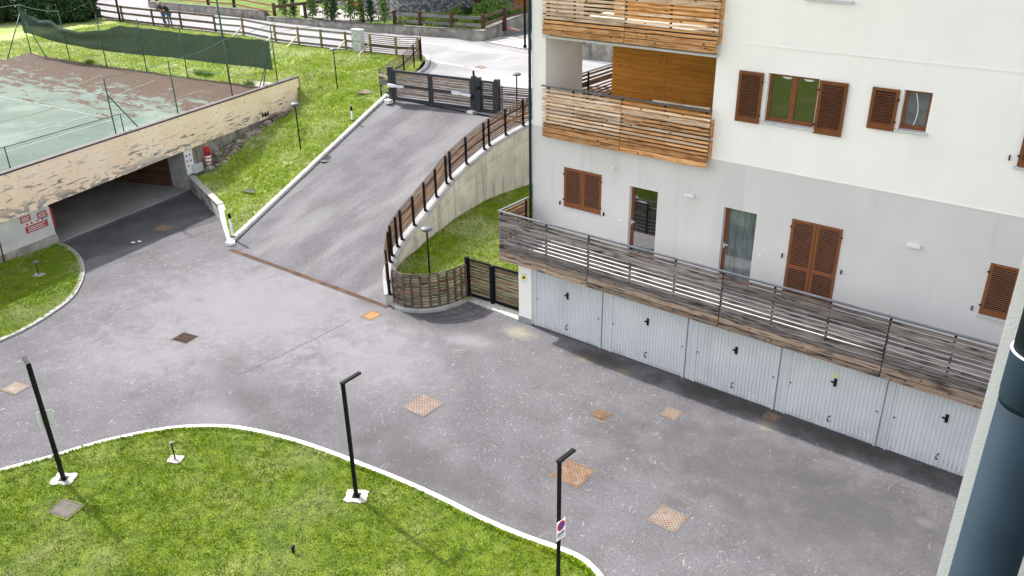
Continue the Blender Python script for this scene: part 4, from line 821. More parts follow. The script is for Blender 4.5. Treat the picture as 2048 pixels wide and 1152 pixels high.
# hanging net
PA = Vector((-43.725,5.15,3.2)); PB = Vector((-23.589,7.898,3.2)); pd = (PB - PA); pl = pd.length; pd.normalize(); pnn = Vector((pd.y, -pd.x, 0))
def on_net(px): return px
topn = [(-.12, 6.1), (.85, 5.7), (2.2, 5.45), (3.5, 5.55), (4.6, 5.2), (6.0, 5.05), (8.2, 5.25), (9.6, 5.6), (12, 5.6), (15, 5.55), (18, 5.6), (21.2, 5.62)]
botn = [(0.3, 4.5), (3.0, 4.15), (6.5, 4.0), (10, 4.02), (13, 4.1), (17, 4.1), (20, 4.15), (21.5, 4.1)]
mb = MB(); NU, NV = 110, 14
for i in range(NU + 1):
    u = -.12 + (21.35) * i / NU
    zt_ = np.interp(u, [p[0] for p in topn], [p[1] for p in topn]); zb_ = np.interp(u, [p[0] for p in botn], [p[1] for p in botn])
    if u > 9.6: zt_ -= .05 * abs(math.sin(u * 2.3))
    for j in range(NV + 1):
        t = j / NV; z = zt_ + (zb_ - zt_) * t; fold = (.16 * math.sin(math.pi * t * 3.2) * math.exp(-((u - 4.5) / 3.5) ** 2) * (1 - t * .5) if u < 10 else 0) + .02 * math.sin(u * 3 + t * 2)
        slack = .45 * math.exp(-((u - 4.8) / 3) ** 2) * (1 - t)
        p = PA + pd * u + pnn * (fold + slack + .04); mb.v.append((p.x, p.y, z))
for i in range(NU):
    for j in range(NV): a = i * (NV + 1) + j; mb.f.append((a, a + 1, a + NV + 2, a + NV + 1)); mb.mi.append(0)
o = mb.build('shade_net', m_net, smooth=True); tag(o, 'sagging dark green shade net strung along the court fence', 'net')

# ---------------------------------------------------------------- slatted fences and gates
FEN = [(.03, .045), (.12, .035), (.205, .035), (.29, .035), (.415, .13), (.54, .035), (.625, .035), (.71, .035), (.80, .045)]
def slat_fence(root, pts, pattern, H, mt, mtw, post_off=0, over=.0, split=True):
    """pts (x,y,zbase): boards between successive points"""
    for a, b in zip(pts[:-1], pts[1:]):
        a = Vector(a); b = Vector(b)
        for dz, h in pattern:
            board(root, a + Vector((0, 0, H - dz)), b + Vector((0, 0, H - dz)), h, .022, mtw if h > .06 else mt, 'slat')
rf = thing('ramp_fence', (-7, 4, 2), 'long dark posted fence of brown slats on the curved ramp wall', 'fence')
PAT = [(.02, .035), (.105, .06), (.195, .06), (.33, .14), (.46, .06), (.55, .06), (.68, .14), (.81, .06), (.90, .06), (.99, .055)]
fp = [Vector(p) for p in ((-4.66, -1.72, .42), (-5.3, -1.17, .52), (-6.07, -.28, .7), (-6.3, .05, .77), (-6.5, .53, .9), (-6.67, .94, 1.0), (-6.93, 1.87, 1.2), (-7.27, 2.85, 1.4), (-7.5, 3.75, 1.65), (-7.75, 4.64, 1.9), (-7.85, 5.0, 1.98), (-8.07, 6.24, 2.24), (-8.2, 7.55, 2.52), (-8.2, 7.9, 2.6), (-8.1, 8.9, 2.84), (-7.95, 9.95, 3.04), (-7.6, 11.0, 3.16), (-6.5, 12.4, 3.22), (-4, 13.4, 3.3), (-.9, 13.5, 3.3))]
for i in range(len(fp) - 1):
    a, b = fp[i], fp[i + 1]
    for dz, h in PAT:
        board(rf, a + Vector((-.06, 0, 1.16 - dz)), b + Vector((-.06, 0, 1.16 - dz)), h, .012, m_rail if h < .035 else (m_brown_board if h > .1 or .2 < dz < .85 else m_dark_board), 'slat')
for p in fp:
    mb = MB(); mb.box(p.x - .035, p.x + .035, p.y - .035, p.y + .035, p.z, p.z + 1.15); mb.box(p.x - .03, p.x + .14, p.y - .04, p.y + .04, p.z, p.z + .03); mb.bar((p.x + .02, p.y, p.z + .14), (p.x + .12, p.y, p.z + .02), .02); mb.build('post', m_black, rf)
wj = wl[16:58]
MB().strip(wj, -.168, -.158, [p.z - .62 for p in wj], [p.z - .60 for p in wj]).build('formwork_joint', m_oldconc, rw)
# curved fence at the foot of the ramp
cp = smooth_line([(-4.56, -1.62, .1), (-4.05, -1.66, .1), (-3.53, -1.38, .1), (-3.14, -.92, .1), (-2.93, -.35, .1), (-2.93, .18, .1)], 4)
cps = [cp[0], cp[4], cp[8], cp[12], cp[16], cp[20]]
cu = thing('curved_fence', (-3.6, -1.2, 0), 'curved fence of weathered brown slats behind a rounded kerb', 'fence')
CPAT = [(.035, .065), (.13, .062), (.225, .062), (.345, .125), (.475, .07), (.575, .07), (.69, .125), (.805, .07), (.905, .07), (1.0, .07), (1.095, .07), (1.185, .06)]
for a, b, c in ((cp[k], cp[k + 2], cp[k + 4]) for k in range(0, 20, 4)):
    for dz, h in CPAT:
        za = Vector((0, 0, 1.24 - dz)); board(cu, a + za, b + za, h, .014, m_gate_board if h < .09 else m_gate_brown, 'slat'); board(cu, b + za, c + za, h, .014, m_gate_board if h < .09 else m_gate_brown, 'slat')
for p in cps + [cp[2], cp[6], cp[10], cp[14], cp[18]]: MB().box(p.x - .022, p.x + .03, p.y - .03, p.y + .05, .0, 1.27).build('post', m_dark_board, cu)
kc = smooth_line([(-4.66, -1.72, 0), (-4.1, -1.82, 0), (-3.5, -1.58, 0), (-3.0, -1.05, 0), (-2.78, -.4, 0), (-2.70, .0, 0)], 4)
MB().strip(kc, -.0, .16, [-.05] * len(kc), [.11] * len(kc)).build('fence_kerb', m_kerb, bevel=.02, kind='structure')
# garden gate
gg = thing('garden_gate', (-1.7, .35, 0), 'double slatted garden gate with black metal frames beside the garages', 'gate')
def frame_gate(root, A, B, z0, z1, t=.05, mid=False, pat=None, mt=m_gate_board, mtw=m_gate_brown):
    A = Vector(A); B = Vector(B); d = (B - A).normalized(); f = MB(); Z = Vector((0, 0, 1))
    zz = lambda p, z: Vector((p.x, p.y, p.z + z))
    f.bar(zz(A, z0), zz(A, z1), t, t, up=(1, 0, 0)); f.bar(zz(B, z0), zz(B, z1), t, t, up=(1, 0, 0)); f.bar(zz(A, z1 - t / 2), zz(B, z1 - t / 2), t, t + .01); f.bar(zz(A, z0 + t / 2 + .02), zz(B, z0 + t / 2 + .02), t, t + .05)
    if mid: f.bar(zz(A, (z0 + z1) / 2), zz(B, (z0 + z1) / 2), t, t)
    o = f.build('leaf_frame', m_gate_metal if mid else m_black, root)
    z = z1 - t - .03; k = 0
    while z - .04 > z0 + t + .03:
        h = (.13, .08, .08, .15, .08)[k % 5] if not mid else (.13, .09, .15, .1, .09)[k % 5]
        z -= h / 2; board(o, zz(A, z) + d * t / 2, zz(B, z) - d * t / 2, h, .012, mtw if h > .1 else mt, 'slat'); z -= h / 2 + (.022 if not mid else .014); k += 1
    return o
frame_gate(gg, (-2.84, .31, .05), (-1.97, .36, .05), .05, 1.42); frame_gate(gg, (-1.80, .37, .05), (-.53, .44, .05), .05, 1.42, .06)
mb = MB(); mb.box(-2.99, -2.87, .24, .36, .0, 1.52); mb.build('post', m_black, gg, bevel=.005); MB().box(-1.94, -1.84, .30, .40, .0, 1.45).build('post', m_black, gg, bevel=.005)
for k in range(7):
    xa = -3.02 + k * .36; xb = xa + .35; xb = min(xb, -.5)
    link('paving_slab', MB().prism([(xa, -.02 + .02 * (6 - k)), (xb, -.04 + .02 * (6 - k)), (xb, .9), (xa, .9)], .0, .055).mesh('paving_slab', m_paving), None, kind='structure')
# driveway gate at the head of the ramp
dg = thing('driveway_gate', (-13.5, 10.4, 3), 'wide grey metal driveway gate with timber slats and side wicket', 'gate')
G0 = Vector((-16.28, 10.12, 3.0)); G1 = Vector((-11.45, 10.78, 3.0)); G2 = Vector((-10.2, 10.95, 3.0))
gm = G0.lerp(G1, .49)
def gpost(p, w, z=1.6): MB().box(-w / 2, w / 2, -.1, .1, -.1, z, Matrix.Translation(p) @ Matrix.Rotation(.135, 4, 'Z')).build('post', m_gate_metal, dg, bevel=.008)
gpost(G0, .22, 1.66); gpost(G1, .2, 1.66); gpost(G1 + Vector((.28, .04, 0)), .16, 1.62); gpost(G2, .24, 1.62)
frame_gate(dg, G0 + Vector((.24, .03, 0)), gm + Vector((-.07, 0, 0)), .05, 1.52, .11, True, mt=m_gate_pale, mtw=m_gate_rosy)
frame_gate(dg, gm + Vector((.07, 0, 0)), G1 + Vector((-.16, -.02, 0)), .05, 1.52, .11, True, mt=m_gate_pale, mtw=m_gate_rosy)
frame_gate(dg, G1 + Vector((.42, .05, 0)), G2 + Vector((-.18, -.03, 0)), .05, 1.5, .09, True, mt=m_gate_board, mtw=m_gate_board)
MB().tube([G1 + Vector((0, 0, 1.66)), G1 + Vector((0, 0, 1.9))], .05, 10).build('blinker', m_black, dg)
for p, q in ((G0 + Vector((-.02, -.2, .78)), G0 + Vector((.95, -.1, .80))), (G1 + Vector((-1.15, -.25, .80)), G1 + Vector((-.05, -.2, .78)))):
    a = Vector(p); b = Vector(q); m1 = a.lerp(b, .38)
    MB().bar(a, m1, .14, .15).bar(m1, b, .10, .11).build('motor_arm', m_white_metal, dg, bevel=.01)
MB().tube([G1 + Vector((.02, -.22, .80)), G1 + Vector((.1, -.24, .62))], .06, 10).build('lock_box', m_black, dg)
MB().box(-.07, .07, -.05, .05, 0, .12, Matrix.Translation(G1 + Vector((.33, -.12, 1.1)))).build('intercom', m_black, dg)
for p in (G0, G1): MB().box(-.22, .12, -.35, -.05, -.1, .07, Matrix.Translation(p)).build('foot_block', m_kerb_white, dg)
# slatted fence between gate and building
gf = thing('grey_slatted_fence', (-9, 11.2, 3), 'low grey slatted fence running from the driveway gate to the building', 'fence')
slat_fence(gf, [(-10.05, 11.0, 3.02), (-8.6, 11.25, 3.05), (-6.6, 13.0, 3.1), (-4, 13.9, 3.2), (-1, 14.1, 3.2)], CPAT[:11], 1.3, m_grey_rail, m_gate_board)
for p in ((-10.03, 11.05, 3.02), (-8.6, 11.3, 3.05)): MB().box(p[0] - .03, p[0] + .03, p[1], p[1] + .05, p[2], p[2] + 1.3).build('post', m_black, gf)
# fence that curves from the gate to the road
uf = thing('curved_slatted_fence', (-19, 14, 3), 'dark slatted fence climbing from the driveway gate to the road bend', 'fence')
UP = [(-17.2, 10.22, 3.08), (-18.9, 13.6, 3.1), (-20.25, 15.75, 3.14), (-20.9, 16.95, 3.22), (-21.15, 17.3, 3.28)]
for a, b in zip(UP[:-1], UP[1:]):
    for dz, h in [(.03, .05), (.15, .04), (.26, .04), (.37, .04), (.52, .15), (.67, .04), (.78, .04), (.9, .05)]:
        board(uf, Vector(a) + Vector((0, 0, 1.33 - dz)), Vector(b) + Vector((0, 0, 1.33 - dz)), h, .014, m_dark_board, 'slat')
for p in UP: MB().box(p[0] + .02, p[0] + .07, p[1] - .03, p[1] + .03, p[2] - .2, p[2] + 1.3).build('post', m_black, uf)
for dz, h in [(.03, .05), (.18, .12), (.5, .3), (.83, .04), (.95, .05)]: board(uf, Vector((-17.2, 10.2, 4.33 - dz)), Vector((-16.4, 10.1, 4.33 - dz)), h, .022, m_brace if h == .12 else m_grey_rail, 'slat')
kb = smooth_line([(-21.962,18.435,3.25),(-21.224,17.827,3.22),(-20.475,17.034,3.2),(-19.774,16,3.14),(-19.162,14.715,3.1),(-18.309,12.688,3.03)], 4)
MB().strip(kb, -.02, .2, [p.z - .3 for p in kb], [p.z + .1 for p in kb]).build('bend_kerb', m_kerb, kind='structure')

# roadside timber fences
POSTS = []
def free(p):
    ok = all((Vector(q) - Vector(p)).length > .3 for q in POSTS); POSTS.append(tuple(p)); return ok
def road_fence(name, pts, label, H, pattern, mt, mtp, braces=()):
    r = thing(name, pts[len(pts) // 2], label, 'fence')
    P = [Vector((p[0], p[1], 3.38)) for p in pts]
    for a, b in zip(P[:-1], P[1:]):
        for z, h in pattern: board(r, a + Vector((0, .05, z)), b + Vector((0, .05, z)), h, .045, mt, 'rail')
    for i, p in enumerate(P):
        if free(p): MB().box(p.x - .05, p.x + .05, p.y - .09, p.y + .02, 3.1, 3.38 + H).build('post', mtp, r)
        if i in braces: MB().bar(p + Vector((0, -.1, .62)), p + Vector((-.25, -.95, -.1)), .08).build('brace', m_brace, r)
    return r
road_fence('timber_fence', [(-61.346,13.948,3.4), (-57.526,14.388,3.4), (-53.608,14.691,3.4), ], 'low brown two rail fence beside the dark hedge', 1.0, ((.25, .15), (.85, .14)), m_dark_board, m_dark_board)
road_fence('timber_fence', [(-57.526,14.388,3.4), (-54.043,14.718,3.4), (-49.708,14.822,3.4), (-45.973,15.1,3.4), (-43.052,15.542,3.4), (-39.401,15.873,3.4)], 'brown three rail timber fence on which two people lean', 1.25, ((.2, .15), (.68, .15), (1.14, .15)), m_dark_board, m_dark_board)
road_fence('timber_fence', [(-39.401,15.873,3.4), (-36.828,16.328,3.4), (-32.711,15.826,3.4), (-30.538,15.967,3.4), (-28.612,16.199,3.4), (-26.595,16.426,3.4), (-25.892,16.403,3.4)], 'grey weathered three rail fence with wooden braces beside the road', 1.17, ((.2, .14), (.62, .13), (1.05, .13)), m_grey_rail, m_post_wood, (1, 2, 3, 5))
road_fence('timber_fence', [(-25.303,16.598,3.4), (-24.71,16.702,3.4), (-22.725,16.891,3.4), (-21.462,17.453,3.4)], 'narrow slatted fence between the grey cabinet and the road bend', 1.17, ((.1, .035), (.22, .035), (.33, .035), (.5, .17), (.67, .035), (.78, .035), (.89, .035), (1.0, .035), (1.12, .05)), m_dark_board, m_post_wood, (1,))
# electricity cabinet
c = Vector((-25.51,16.461,3.4)); cb = thing('utility_cabinet', c, 'pale grey utility cabinet with diamond relief doors in the roadside fence', 'cabinet')
MB().box(c.x - .36, c.x + .36, c.y - .18, c.y + .18, 3.45, 4.72).build('body', m_grey_box, cb, bevel=.01)
MB().box(c.x - .4, c.x + .4, c.y - .22, c.y + .22, 3.2, 3.46).build('plinth', m_kerb, cb)
MB().box(c.x - .40, c.x + .40, c.y - .22, c.y + .2, 4.72, 4.78).build('lid', m_grey_box, cb)
for z in (3.5, 4.12):
    d = MB().box(c.x - .33, c.x + .33, c.y - .2, c.y - .18, z, z + .57).build('panel', m_grey_box, cb)
    r = MB()
    for a, b in (((-.33, .0), (.33, .0)), ((-.33, .57), (.33, .57)), ((-.3, .03), (-.12, .2)), ((.3, .03), (.12, .2)), ((-.3, .54), (-.12, .37)), ((.3, .54), (.12, .37)), ((-.12, .2), (.12, .2)), ((-.12, .37), (.12, .37)), ((-.12, .2), (-.12, .37)), ((.12, .2), (.12, .37))):
        r.bar((c.x + a[0], c.y - .205, z + a[1]), (c.x + b[0], c.y - .205, z + b[1]), .02)
    r.build('relief', mat('relief_grey', (.28, .31, .32)), d)

# ---------------------------------------------------------------- lamps, bollards, covers
def flat_patch(name, c, w, d, rot, z, mt, jag=.12, n=14, h=.04, parent=None):
    pts = []
    for k in range(n):
        a = 2 * math.pi * k / n; sx = max(-1, min(1, 1.35 * math.cos(a))); sy = max(-1, min(1, 1.35 * math.sin(a))); f = 1 + rnd.uniform(-jag, jag)
        x, y = sx * w / 2 * f, sy * d / 2 * f; pts.append((c[0] + x * math.cos(rot) - y * math.sin(rot), c[1] + x * math.sin(rot) + y * math.cos(rot)))
    return MB().prism(pts, z - .05, z + h).build(name, mt, parent)
m_footing = mat('footing_concrete', (.42, .41, .385), (.34, .33, .3), 6, .9, .4, 40, (((.2, .19, .15), 9, .55, .66, I3, .7),))
def tall_lamp(base, H, arm, label, signs=None):
    t = thing('street_lamp', (base[0], base[1], 0), label, 'street lamp', 'tall black square lamp posts')
    zg = gz(front_lawn, base[0], base[1])
    flat_patch('footing', base, .52, .44, .6, zg, m_footing, parent=t, h=.035, jag=.09, n=26)
    MB().box(-.09, .09, -.09, .09, zg + .034, zg + .046, Matrix.Translation((base[0], base[1], 0)) @ Matrix.Rotation(math.radians(35), 4, 'Z')).build('base_plate', m_black, t)
    MB().box(-.041, .041, -.041, .041, 0, H, Matrix.Translation((base[0], base[1], 0)) @ Matrix.Rotation(math.radians(35), 4, 'Z')).build('pole', m_black, t, bevel=.006)
    a = Vector((base[0], base[1], H + .03)); b = a + Vector((arm[0], arm[1], 0)); d = (b - a).normalized()
    MB().bar(a - d * .05, b, .09, .05).build('lamp_head', m_black, t, bevel=.006)
    MB().bar(a + d * .12 - Vector((0, 0, .033)), b - d * .03 - Vector((0, 0, .033)), .08, .008).build('light_strip', m_white_metal, t)
    return t
tall_lamp((-4.282,-13.021,0.05), 3.28, (-.38, .08), 'black lamp post nearest the left edge with plate backs on it')
tall_lamp((1.816,-9.156,0.05), 3.13, (-.02, .52), 'middle black lamp post on the round front lawn')
lr = tall_lamp((7.28, -8.76), 3.33, (.02, .44), 'black lamp post with a no parking sign near the lawn edge')
# signs (no parking disc above a text plate); the left one is seen from behind
def sign(parent, c, yaw, front=True):
    M = Matrix.Translation(c) @ Matrix.Rotation(yaw, 4, 'Z')
    pl = link('sign_plate', MB().box(-.125, .125, -.004, .004, -.28, .17).mesh('sign_plate', m_signwhite if front else m_grey_box), parent, M)
    def disc(r, y, mt, nm):
        me = MB().lathe([(r, 0), (r, .003)], (0, 0, 0), 24).mesh(nm, mt); return link(nm, me, pl, M @ Matrix.Translation((0, y, .04)) @ Matrix.Rotation(math.pi / 2, 4, 'X'))
    disc(.112, -.004, m_signred, 'sign_ring'); disc(.08, -.008, m_blue, 'sign_field')
    link('slash', MB().bar((-.07, -.013, .11), (.07, -.013, -.03), .003, .022).mesh('slash', m_signred), pl, M)
    l = MB(); l.box(-.10, .10, -.007, -.004, -.14, -.115); l.box(-.105, .105, -.007, -.004, -.185, -.16); l.box(-.08, .08, -.007, -.004, -.235, -.22)
    link('lettering', l.mesh('lettering', m_black), pl, M)
sign(lr, (7.345, -8.78, 1.85), math.radians(84))
ls = [o for o in COL.objects if o.name == 'street_lamp'][0]
lb = Vector((-4.282,-13.021,0.05))
MB().box(-.17, .17, -.004, .004, -.21, .21, Matrix.Translation((lb.x - .045, lb.y + .03, 1.80)) @ Matrix.Rotation(math.radians(69), 4, 'Z')).build('sign_back', m_grey_box, ls)
def mush(base, label, H=2.1, z=None):
    t = thing('garden_lamp', base, label, 'garden lamp', 'black mushroom garden lamps')
    MB().tube([base, (base[0], base[1], base[2] + H)], .03, 8).build('pole', m_black, t, smooth=True)
    MB().lathe([(.03, -.06), (.06, -.03), (.17, -.02), (.2, .0), (.2, .05), (.17, .08), (.05, .09)], (base[0], base[1], base[2] + H - .05), 20).build('lamp_cap', m_rail, t, smooth=True)
    return t
def onmead(p, g=None): g = g or meadow; return (p[0], p[1], gz(g, p[0], p[1]))
mush(onmead((-17.298,4.995,1.3)), 'mushroom garden lamp on the slope before the end of the cream beam', 2.25)
mush(onmead((-20.831,10.533,2.9)), 'mushroom garden lamp on the grass between shade net and gate', 2.15)
pg = (-4.192,-0.233,2.5); mush((pg[0], pg[1], .25), 'mushroom garden lamp inside the walled garden behind the curved fence', 2.17)
pq = (-8.641,10.406,5.1); mush((pq[0], pq[1], 3.1), 'mushroom garden lamp behind the driveway gate', 2.05)
def small_lamp(p, H, r, label, grp='small spot lights in the lawns'):
    t = thing('lawn_spotlight', p, label, 'garden light', grp)
    MB().tube([p, (p[0], p[1], p[2] + H)], .018, 8).build('stem', m_black, t)
    MB().lathe([(.02, 0), (r, .015), (r, .05), (r * .6, .06)], (p[0], p[1], p[2] + H - .02), 16).build('lamp_cap', m_rail, t)
    flat_patch('footing', p, .38, .3, .5, p[2], m_footing, parent=t, h=.03, jag=.1)
p = (-16.657,-7.823,0.1); small_lamp((p[0], p[1], gz(left_lawn, p[0], p[1])), .52, .11, 'small black disc light on the left lawn by the garage pier')
p = (-2.843,-10.935,0.08); small_lamp((p[0], p[1], gz(front_lawn, p[0], p[1])), .5, .05, 'small black spot light on the front lawn between the lamp posts')
p = (2.124,-11.228,0.1); z = gz(front_lawn, p[0], p[1]); sp = thing('sprinkler', (p[0], p[1], z), 'tiny black sprinkler head sticking out of the front lawn', 'sprinkler')
MB().tube([(p[0], p[1], z), (p[0], p[1], z + .14)], .03, 8).build('body', m_black, sp); MB().lathe([(.045, 0), (.05, .05), (.02, .06)], (p[0], p[1], z + .13), 10).build('nozzle', m_black, sp)
def bollard(p, label, H=.95):
    t = thing('bollard', p, label, 'bollard', 'white bollards with black tops along the ramp')
    MB().lathe([(.05, 0), (.045, .03), (.045, H - .2)], p, 12).build('post', m_white_metal, t, smooth=True)
    MB().lathe([(.055, H - .2), (.06, H - .05), (.04, H)], p, 12).build('cap', m_black, t, smooth=True)
    MB().lathe([(.11, .0), (.11, .04)], p, 12).build('foot', m_black, t)
bollard((-13.731,-1.522,0.2), 'white bollard in the tip of the lawn where ramp and yard meet', 1.0)
bollard(onmead((-16.638,7.732,2.4)), 'white bollard beside the ramp kerb below the gate', .7)
def cover(c, w, d, rot, mt, label, pattern='grid', name='manhole_cover', cat='manhole cover', grp='rusty square covers in the courtyard asphalt', base=0):
    t = thing(name, (c[0], c[1], base), label, cat, grp); M = Matrix.Translation((c[0], c[1], base)) @ Matrix.Rotation(rot, 4, 'Z')
    link('lid', MB().box(-w / 2 + .035, w / 2 - .035, -d / 2 + .035, d / 2 - .035, -.02, .008).mesh('lid', mt), t, M)
    link('frame', MB().box(-w / 2, w / 2, -d / 2, -d / 2 + .025, -.02, .009).box(-w / 2, w / 2, d / 2 - .025, d / 2, -.02, .009).box(-w / 2, -w / 2 + .025, -d / 2 + .025, d / 2 - .025, -.02, .009).box(w / 2 - .025, w / 2, -d / 2 + .025, d / 2 - .025, -.02, .009).mesh('frame', mt), t, M)
    link('collar', MB().box(-w / 2 - .035, w / 2 + .035, -d / 2 - .035, d / 2 + .035, -.02, .0035).mesh('collar', m_asphalt_patch if base == 0 else m_lawn), t, M)
    link('joint', MB().box(-w / 2 + .025, w / 2 - .025, -d / 2 + .025, d / 2 - .025, -.02, .005).mesh('joint', m_darkgap), t, M)
    if pattern == 'grate':
        n = 9; mb = MB()
        link('slots', MB().box(-w / 2 + .04, w / 2 - .04, -d / 2 + .04, d / 2 - .04, .0, .010).mesh('slots', m_darkgap), t, M)
        for k in range(n): x = -w / 2 + .06 + (w - .12) * k / (n - 1); mb.box(x - .013, x + .013, -d / 2 + .03, d / 2 - .03, .01, .02)
        for y in (-d / 6, d / 6): mb.box(-w / 2 + .03, w / 2 - .03, y - .015, y + .015, .0105, .019)
        link('bars', mb.mesh('bars', mt), t, M)
    elif pattern == 'holes':
        mb = MB(); n = max(7, int(w / .055))
        for i in range(n):
            for j in range(n):
                if (i + j) % 2: continue
                x = (-w / 2 + .04) + (w - .08) * (i + .5) / n; y = (-d / 2 + .04) + (d - .08) * (j + .5) / n; s = w / n * .2; mb.box(x - s, x + s, y - s * 1.1, y + s * 1.1, .0, .011)
        link('recess', mb.mesh('recess', m_rust_dark), t, M, kind='stuff')
    return t
cover((0.386,-5.408,0), .80, .84, 0, m_rust_pale, 'large pale rusty cover in the middle of the yard', 'holes')
cover((5.314,-5.376,0), .78, .80, .02, m_rust, 'large rusty orange cover just behind the right lamp post', 'holes')
cover((7.904,-5.403,0), .66, .64, 0, m_rust_pale, 'large pale pitted cover nearest the camera', 'holes')
cover((4.504,-2.91,0), .46, .44, 0, m_rust, 'slotted drain grate with moss between yard centre and garages', 'grate', 'drain_grate', 'drain grate')
cover((5.966,-1.723,0), .44, .46, 0, m_rust_pale, 'small pale cover between the slotted grate and the garage doors', 'holes')
cover((8.158,-0.279,0), .34, .32, 0, m_rust, 'small rusty cover close to the garage doors', None)
cover((-4.63,-2.618,-0), .44, .50, .05, mat('orange_iron', (.25, .135, .055), (.30, .175, .08), 5, .8, layers=(((.2, .1, .05), 12, .55, .68, I3, .6),)), 'bright orange square cover beside the end of the drain channel', None)
cover((-8.269,-7.203,0), .60, .50, .2, m_rust_dark, 'dark slotted drain grate in the left part of the yard', 'grate', 'drain_grate', 'drain grate')
cover((-17.416,-2.407,0), .62, .56, .35, m_rust, 'rusty cover in the shade before the garage entrance', None)
cover((-9.592,-11.816,0), .62, .50, .25, m_rust_pale, 'pale rusty cover near the left edge of the yard', None)
p = (-3.145,-13.535,0.1); cover(p, .62, .50, .3, mat('grey_iron', (.095, .085, .072), (.13, .115, .1), 6, .9, layers=(((.1, .14, .03), 4, .56, .64, I3, .6),)), 'dull grey brown cover sunk in the front lawn', None, base=gz(front_lawn, p[0], p[1]) + .018)
p = onmead((-16.548,1.449,0.6)); cover(p, .6, .42, .3, mat('grey_lid', (.13, .13, .125), (.1, .1, .1), 4, .9), 'grey concrete cover in the grass slope beside the ramp', None, base=p[2] + .05, grp='covers in the grass slope')
p = onmead((-18.46,10.511,2.9)); cover(p, .95, .75, .2, mat('brown_iron', (.2, .15, .12), (.15, .12, .09), 5, .9), 'brown cover in the grass near the driveway gate', None, base=p[2] + .06, grp='covers in the grass slope')
p = (-15.05,4.587,1.5); cv = thing('round_cover', (p[0], p[1], rz(p[1])), 'small round dark cover at the left edge of the ramp', 'manhole cover'); MB().lathe([(.26, 0), (.26, .012), (.2, .014)], (p[0], p[1], rz(p[1]) + .006), 20).build('lid', m_asphalt_patch, cv).rotation_euler.x = 0
m_rust_brown = mat('brown_channel_iron', (.05, .027, .017), (.08, .042, .025), 3, .8, .3, 60, (((.13, .065, .032), 1.4, .56, .7, I3, .6),))
# drain channel at the foot of the ramp
A = Vector((-13.174,-2.091,0)); B = Vector((-4.633,-1.861,0)); dcn = thing('drain_channel', A.lerp(B, .5), 'long rusty channel grate across the foot of the ramp', 'drain channel')
MB().bar(A + Vector((0, 0, .004)), B + Vector((0, 0, .004)), .24, .012).build('channel_frame', m_asphalt_patch, dcn)
d = (B - A); n = 9
for k in range(n):
    a = A + d * (k / n) + d.normalized() * .01; b = A + d * ((k + 1) / n) - d.normalized() * .01; MB().bar(a + Vector((0, 0, .009)), b + Vector((0, 0, .009)), .17, .014).build('grate', m_rust_brown, dcn)
# white scraps on the apron
for q, sd in (((-16.959,-3.985,0), 'left'), ((-16.842,-3.773,0), 'right')):
    tag(flat_patch('paint_spot', q, .16, .1, .2, .0, m_signwhite, h=.012), sd + ' one of two white paint spots before the garage entrance', 'paint mark', 'white spots before the garage')

def seam(pts, w, mt, z=.0045, wob=.015):
    P = []
    for a, b in zip(pts[:-1], pts[1:]):
        a = Vector(a); b = Vector(b); n = max(2, int((b - a).length / .25))
        for k in range(n): P.append(a.lerp(b, k / n) + Vector((rnd.gauss(0, wob), rnd.gauss(0, wob), 0)))
    P.append(Vector(pts[-1])); V = []; F = []
    for i, p in enumerate(P):
        d = (P[min(i + 1, len(P) - 1)] - P[max(i - 1, 0)]).normalized(); q = Vector((-d.y, d.x, 0)) * w / 2 * rnd.uniform(.4, 1.2); V += [tuple(p - q), tuple(p + q)]
    V = [(v[0], v[1], z) for v in V]; F = [(2 * i, 2 * i + 2, 2 * i + 3, 2 * i + 1) for i in range(len(P) - 1)]
    me = bpy.data.meshes.new('asphalt_seam'); me.from_pydata(V, [], F); me.materials.append(mt); link('asphalt_seam', me, kind='structure')
m_seam = mat('seam_tar', (.07, .067, .072), (.13, .125, .135), 3, .9); m_scuff = mat('chalky_scuff', (.22, .218, .225), (.26, .255, .26), 6, .9)
seam([(-4.988,-7.498,0), (-4.932,-6.103,0), (-4.921,-4.554,0), (-4.965,-3.257,0)], .03, m_seam)
seam([(1.229,-0.684,0), (3.93,-0.998,0), (5.566,-0.906,0), (7.859,-0.957,0)], .025, m_seam); seam([(-15.591,-6.668,0), (-15.697,-3.995,0), (-15.439,-0.696,-0)], .02, m_seam, .0085)
for k in range(70):
    q = Vector((1.287,-5.327,0)) + Vector((rnd.gauss(0, 5.5), rnd.gauss(0, 2.2), 0))
    if q.y < -8.3 + .0 * q.x or q.y > -1 or q.x < -8: continue
    a = rnd.uniform(0, 6.28); rr = rnd.uniform(.08, .3); n = 5; s0 = rnd.uniform(.5, 1.4)
    seam([(q.x + rr * math.cos(a + s0 * t / n), q.y + rr * math.sin(a + s0 * t / n), 0) for t in range(n)], rnd.uniform(.008, .02), m_scuff, .0042, .004)

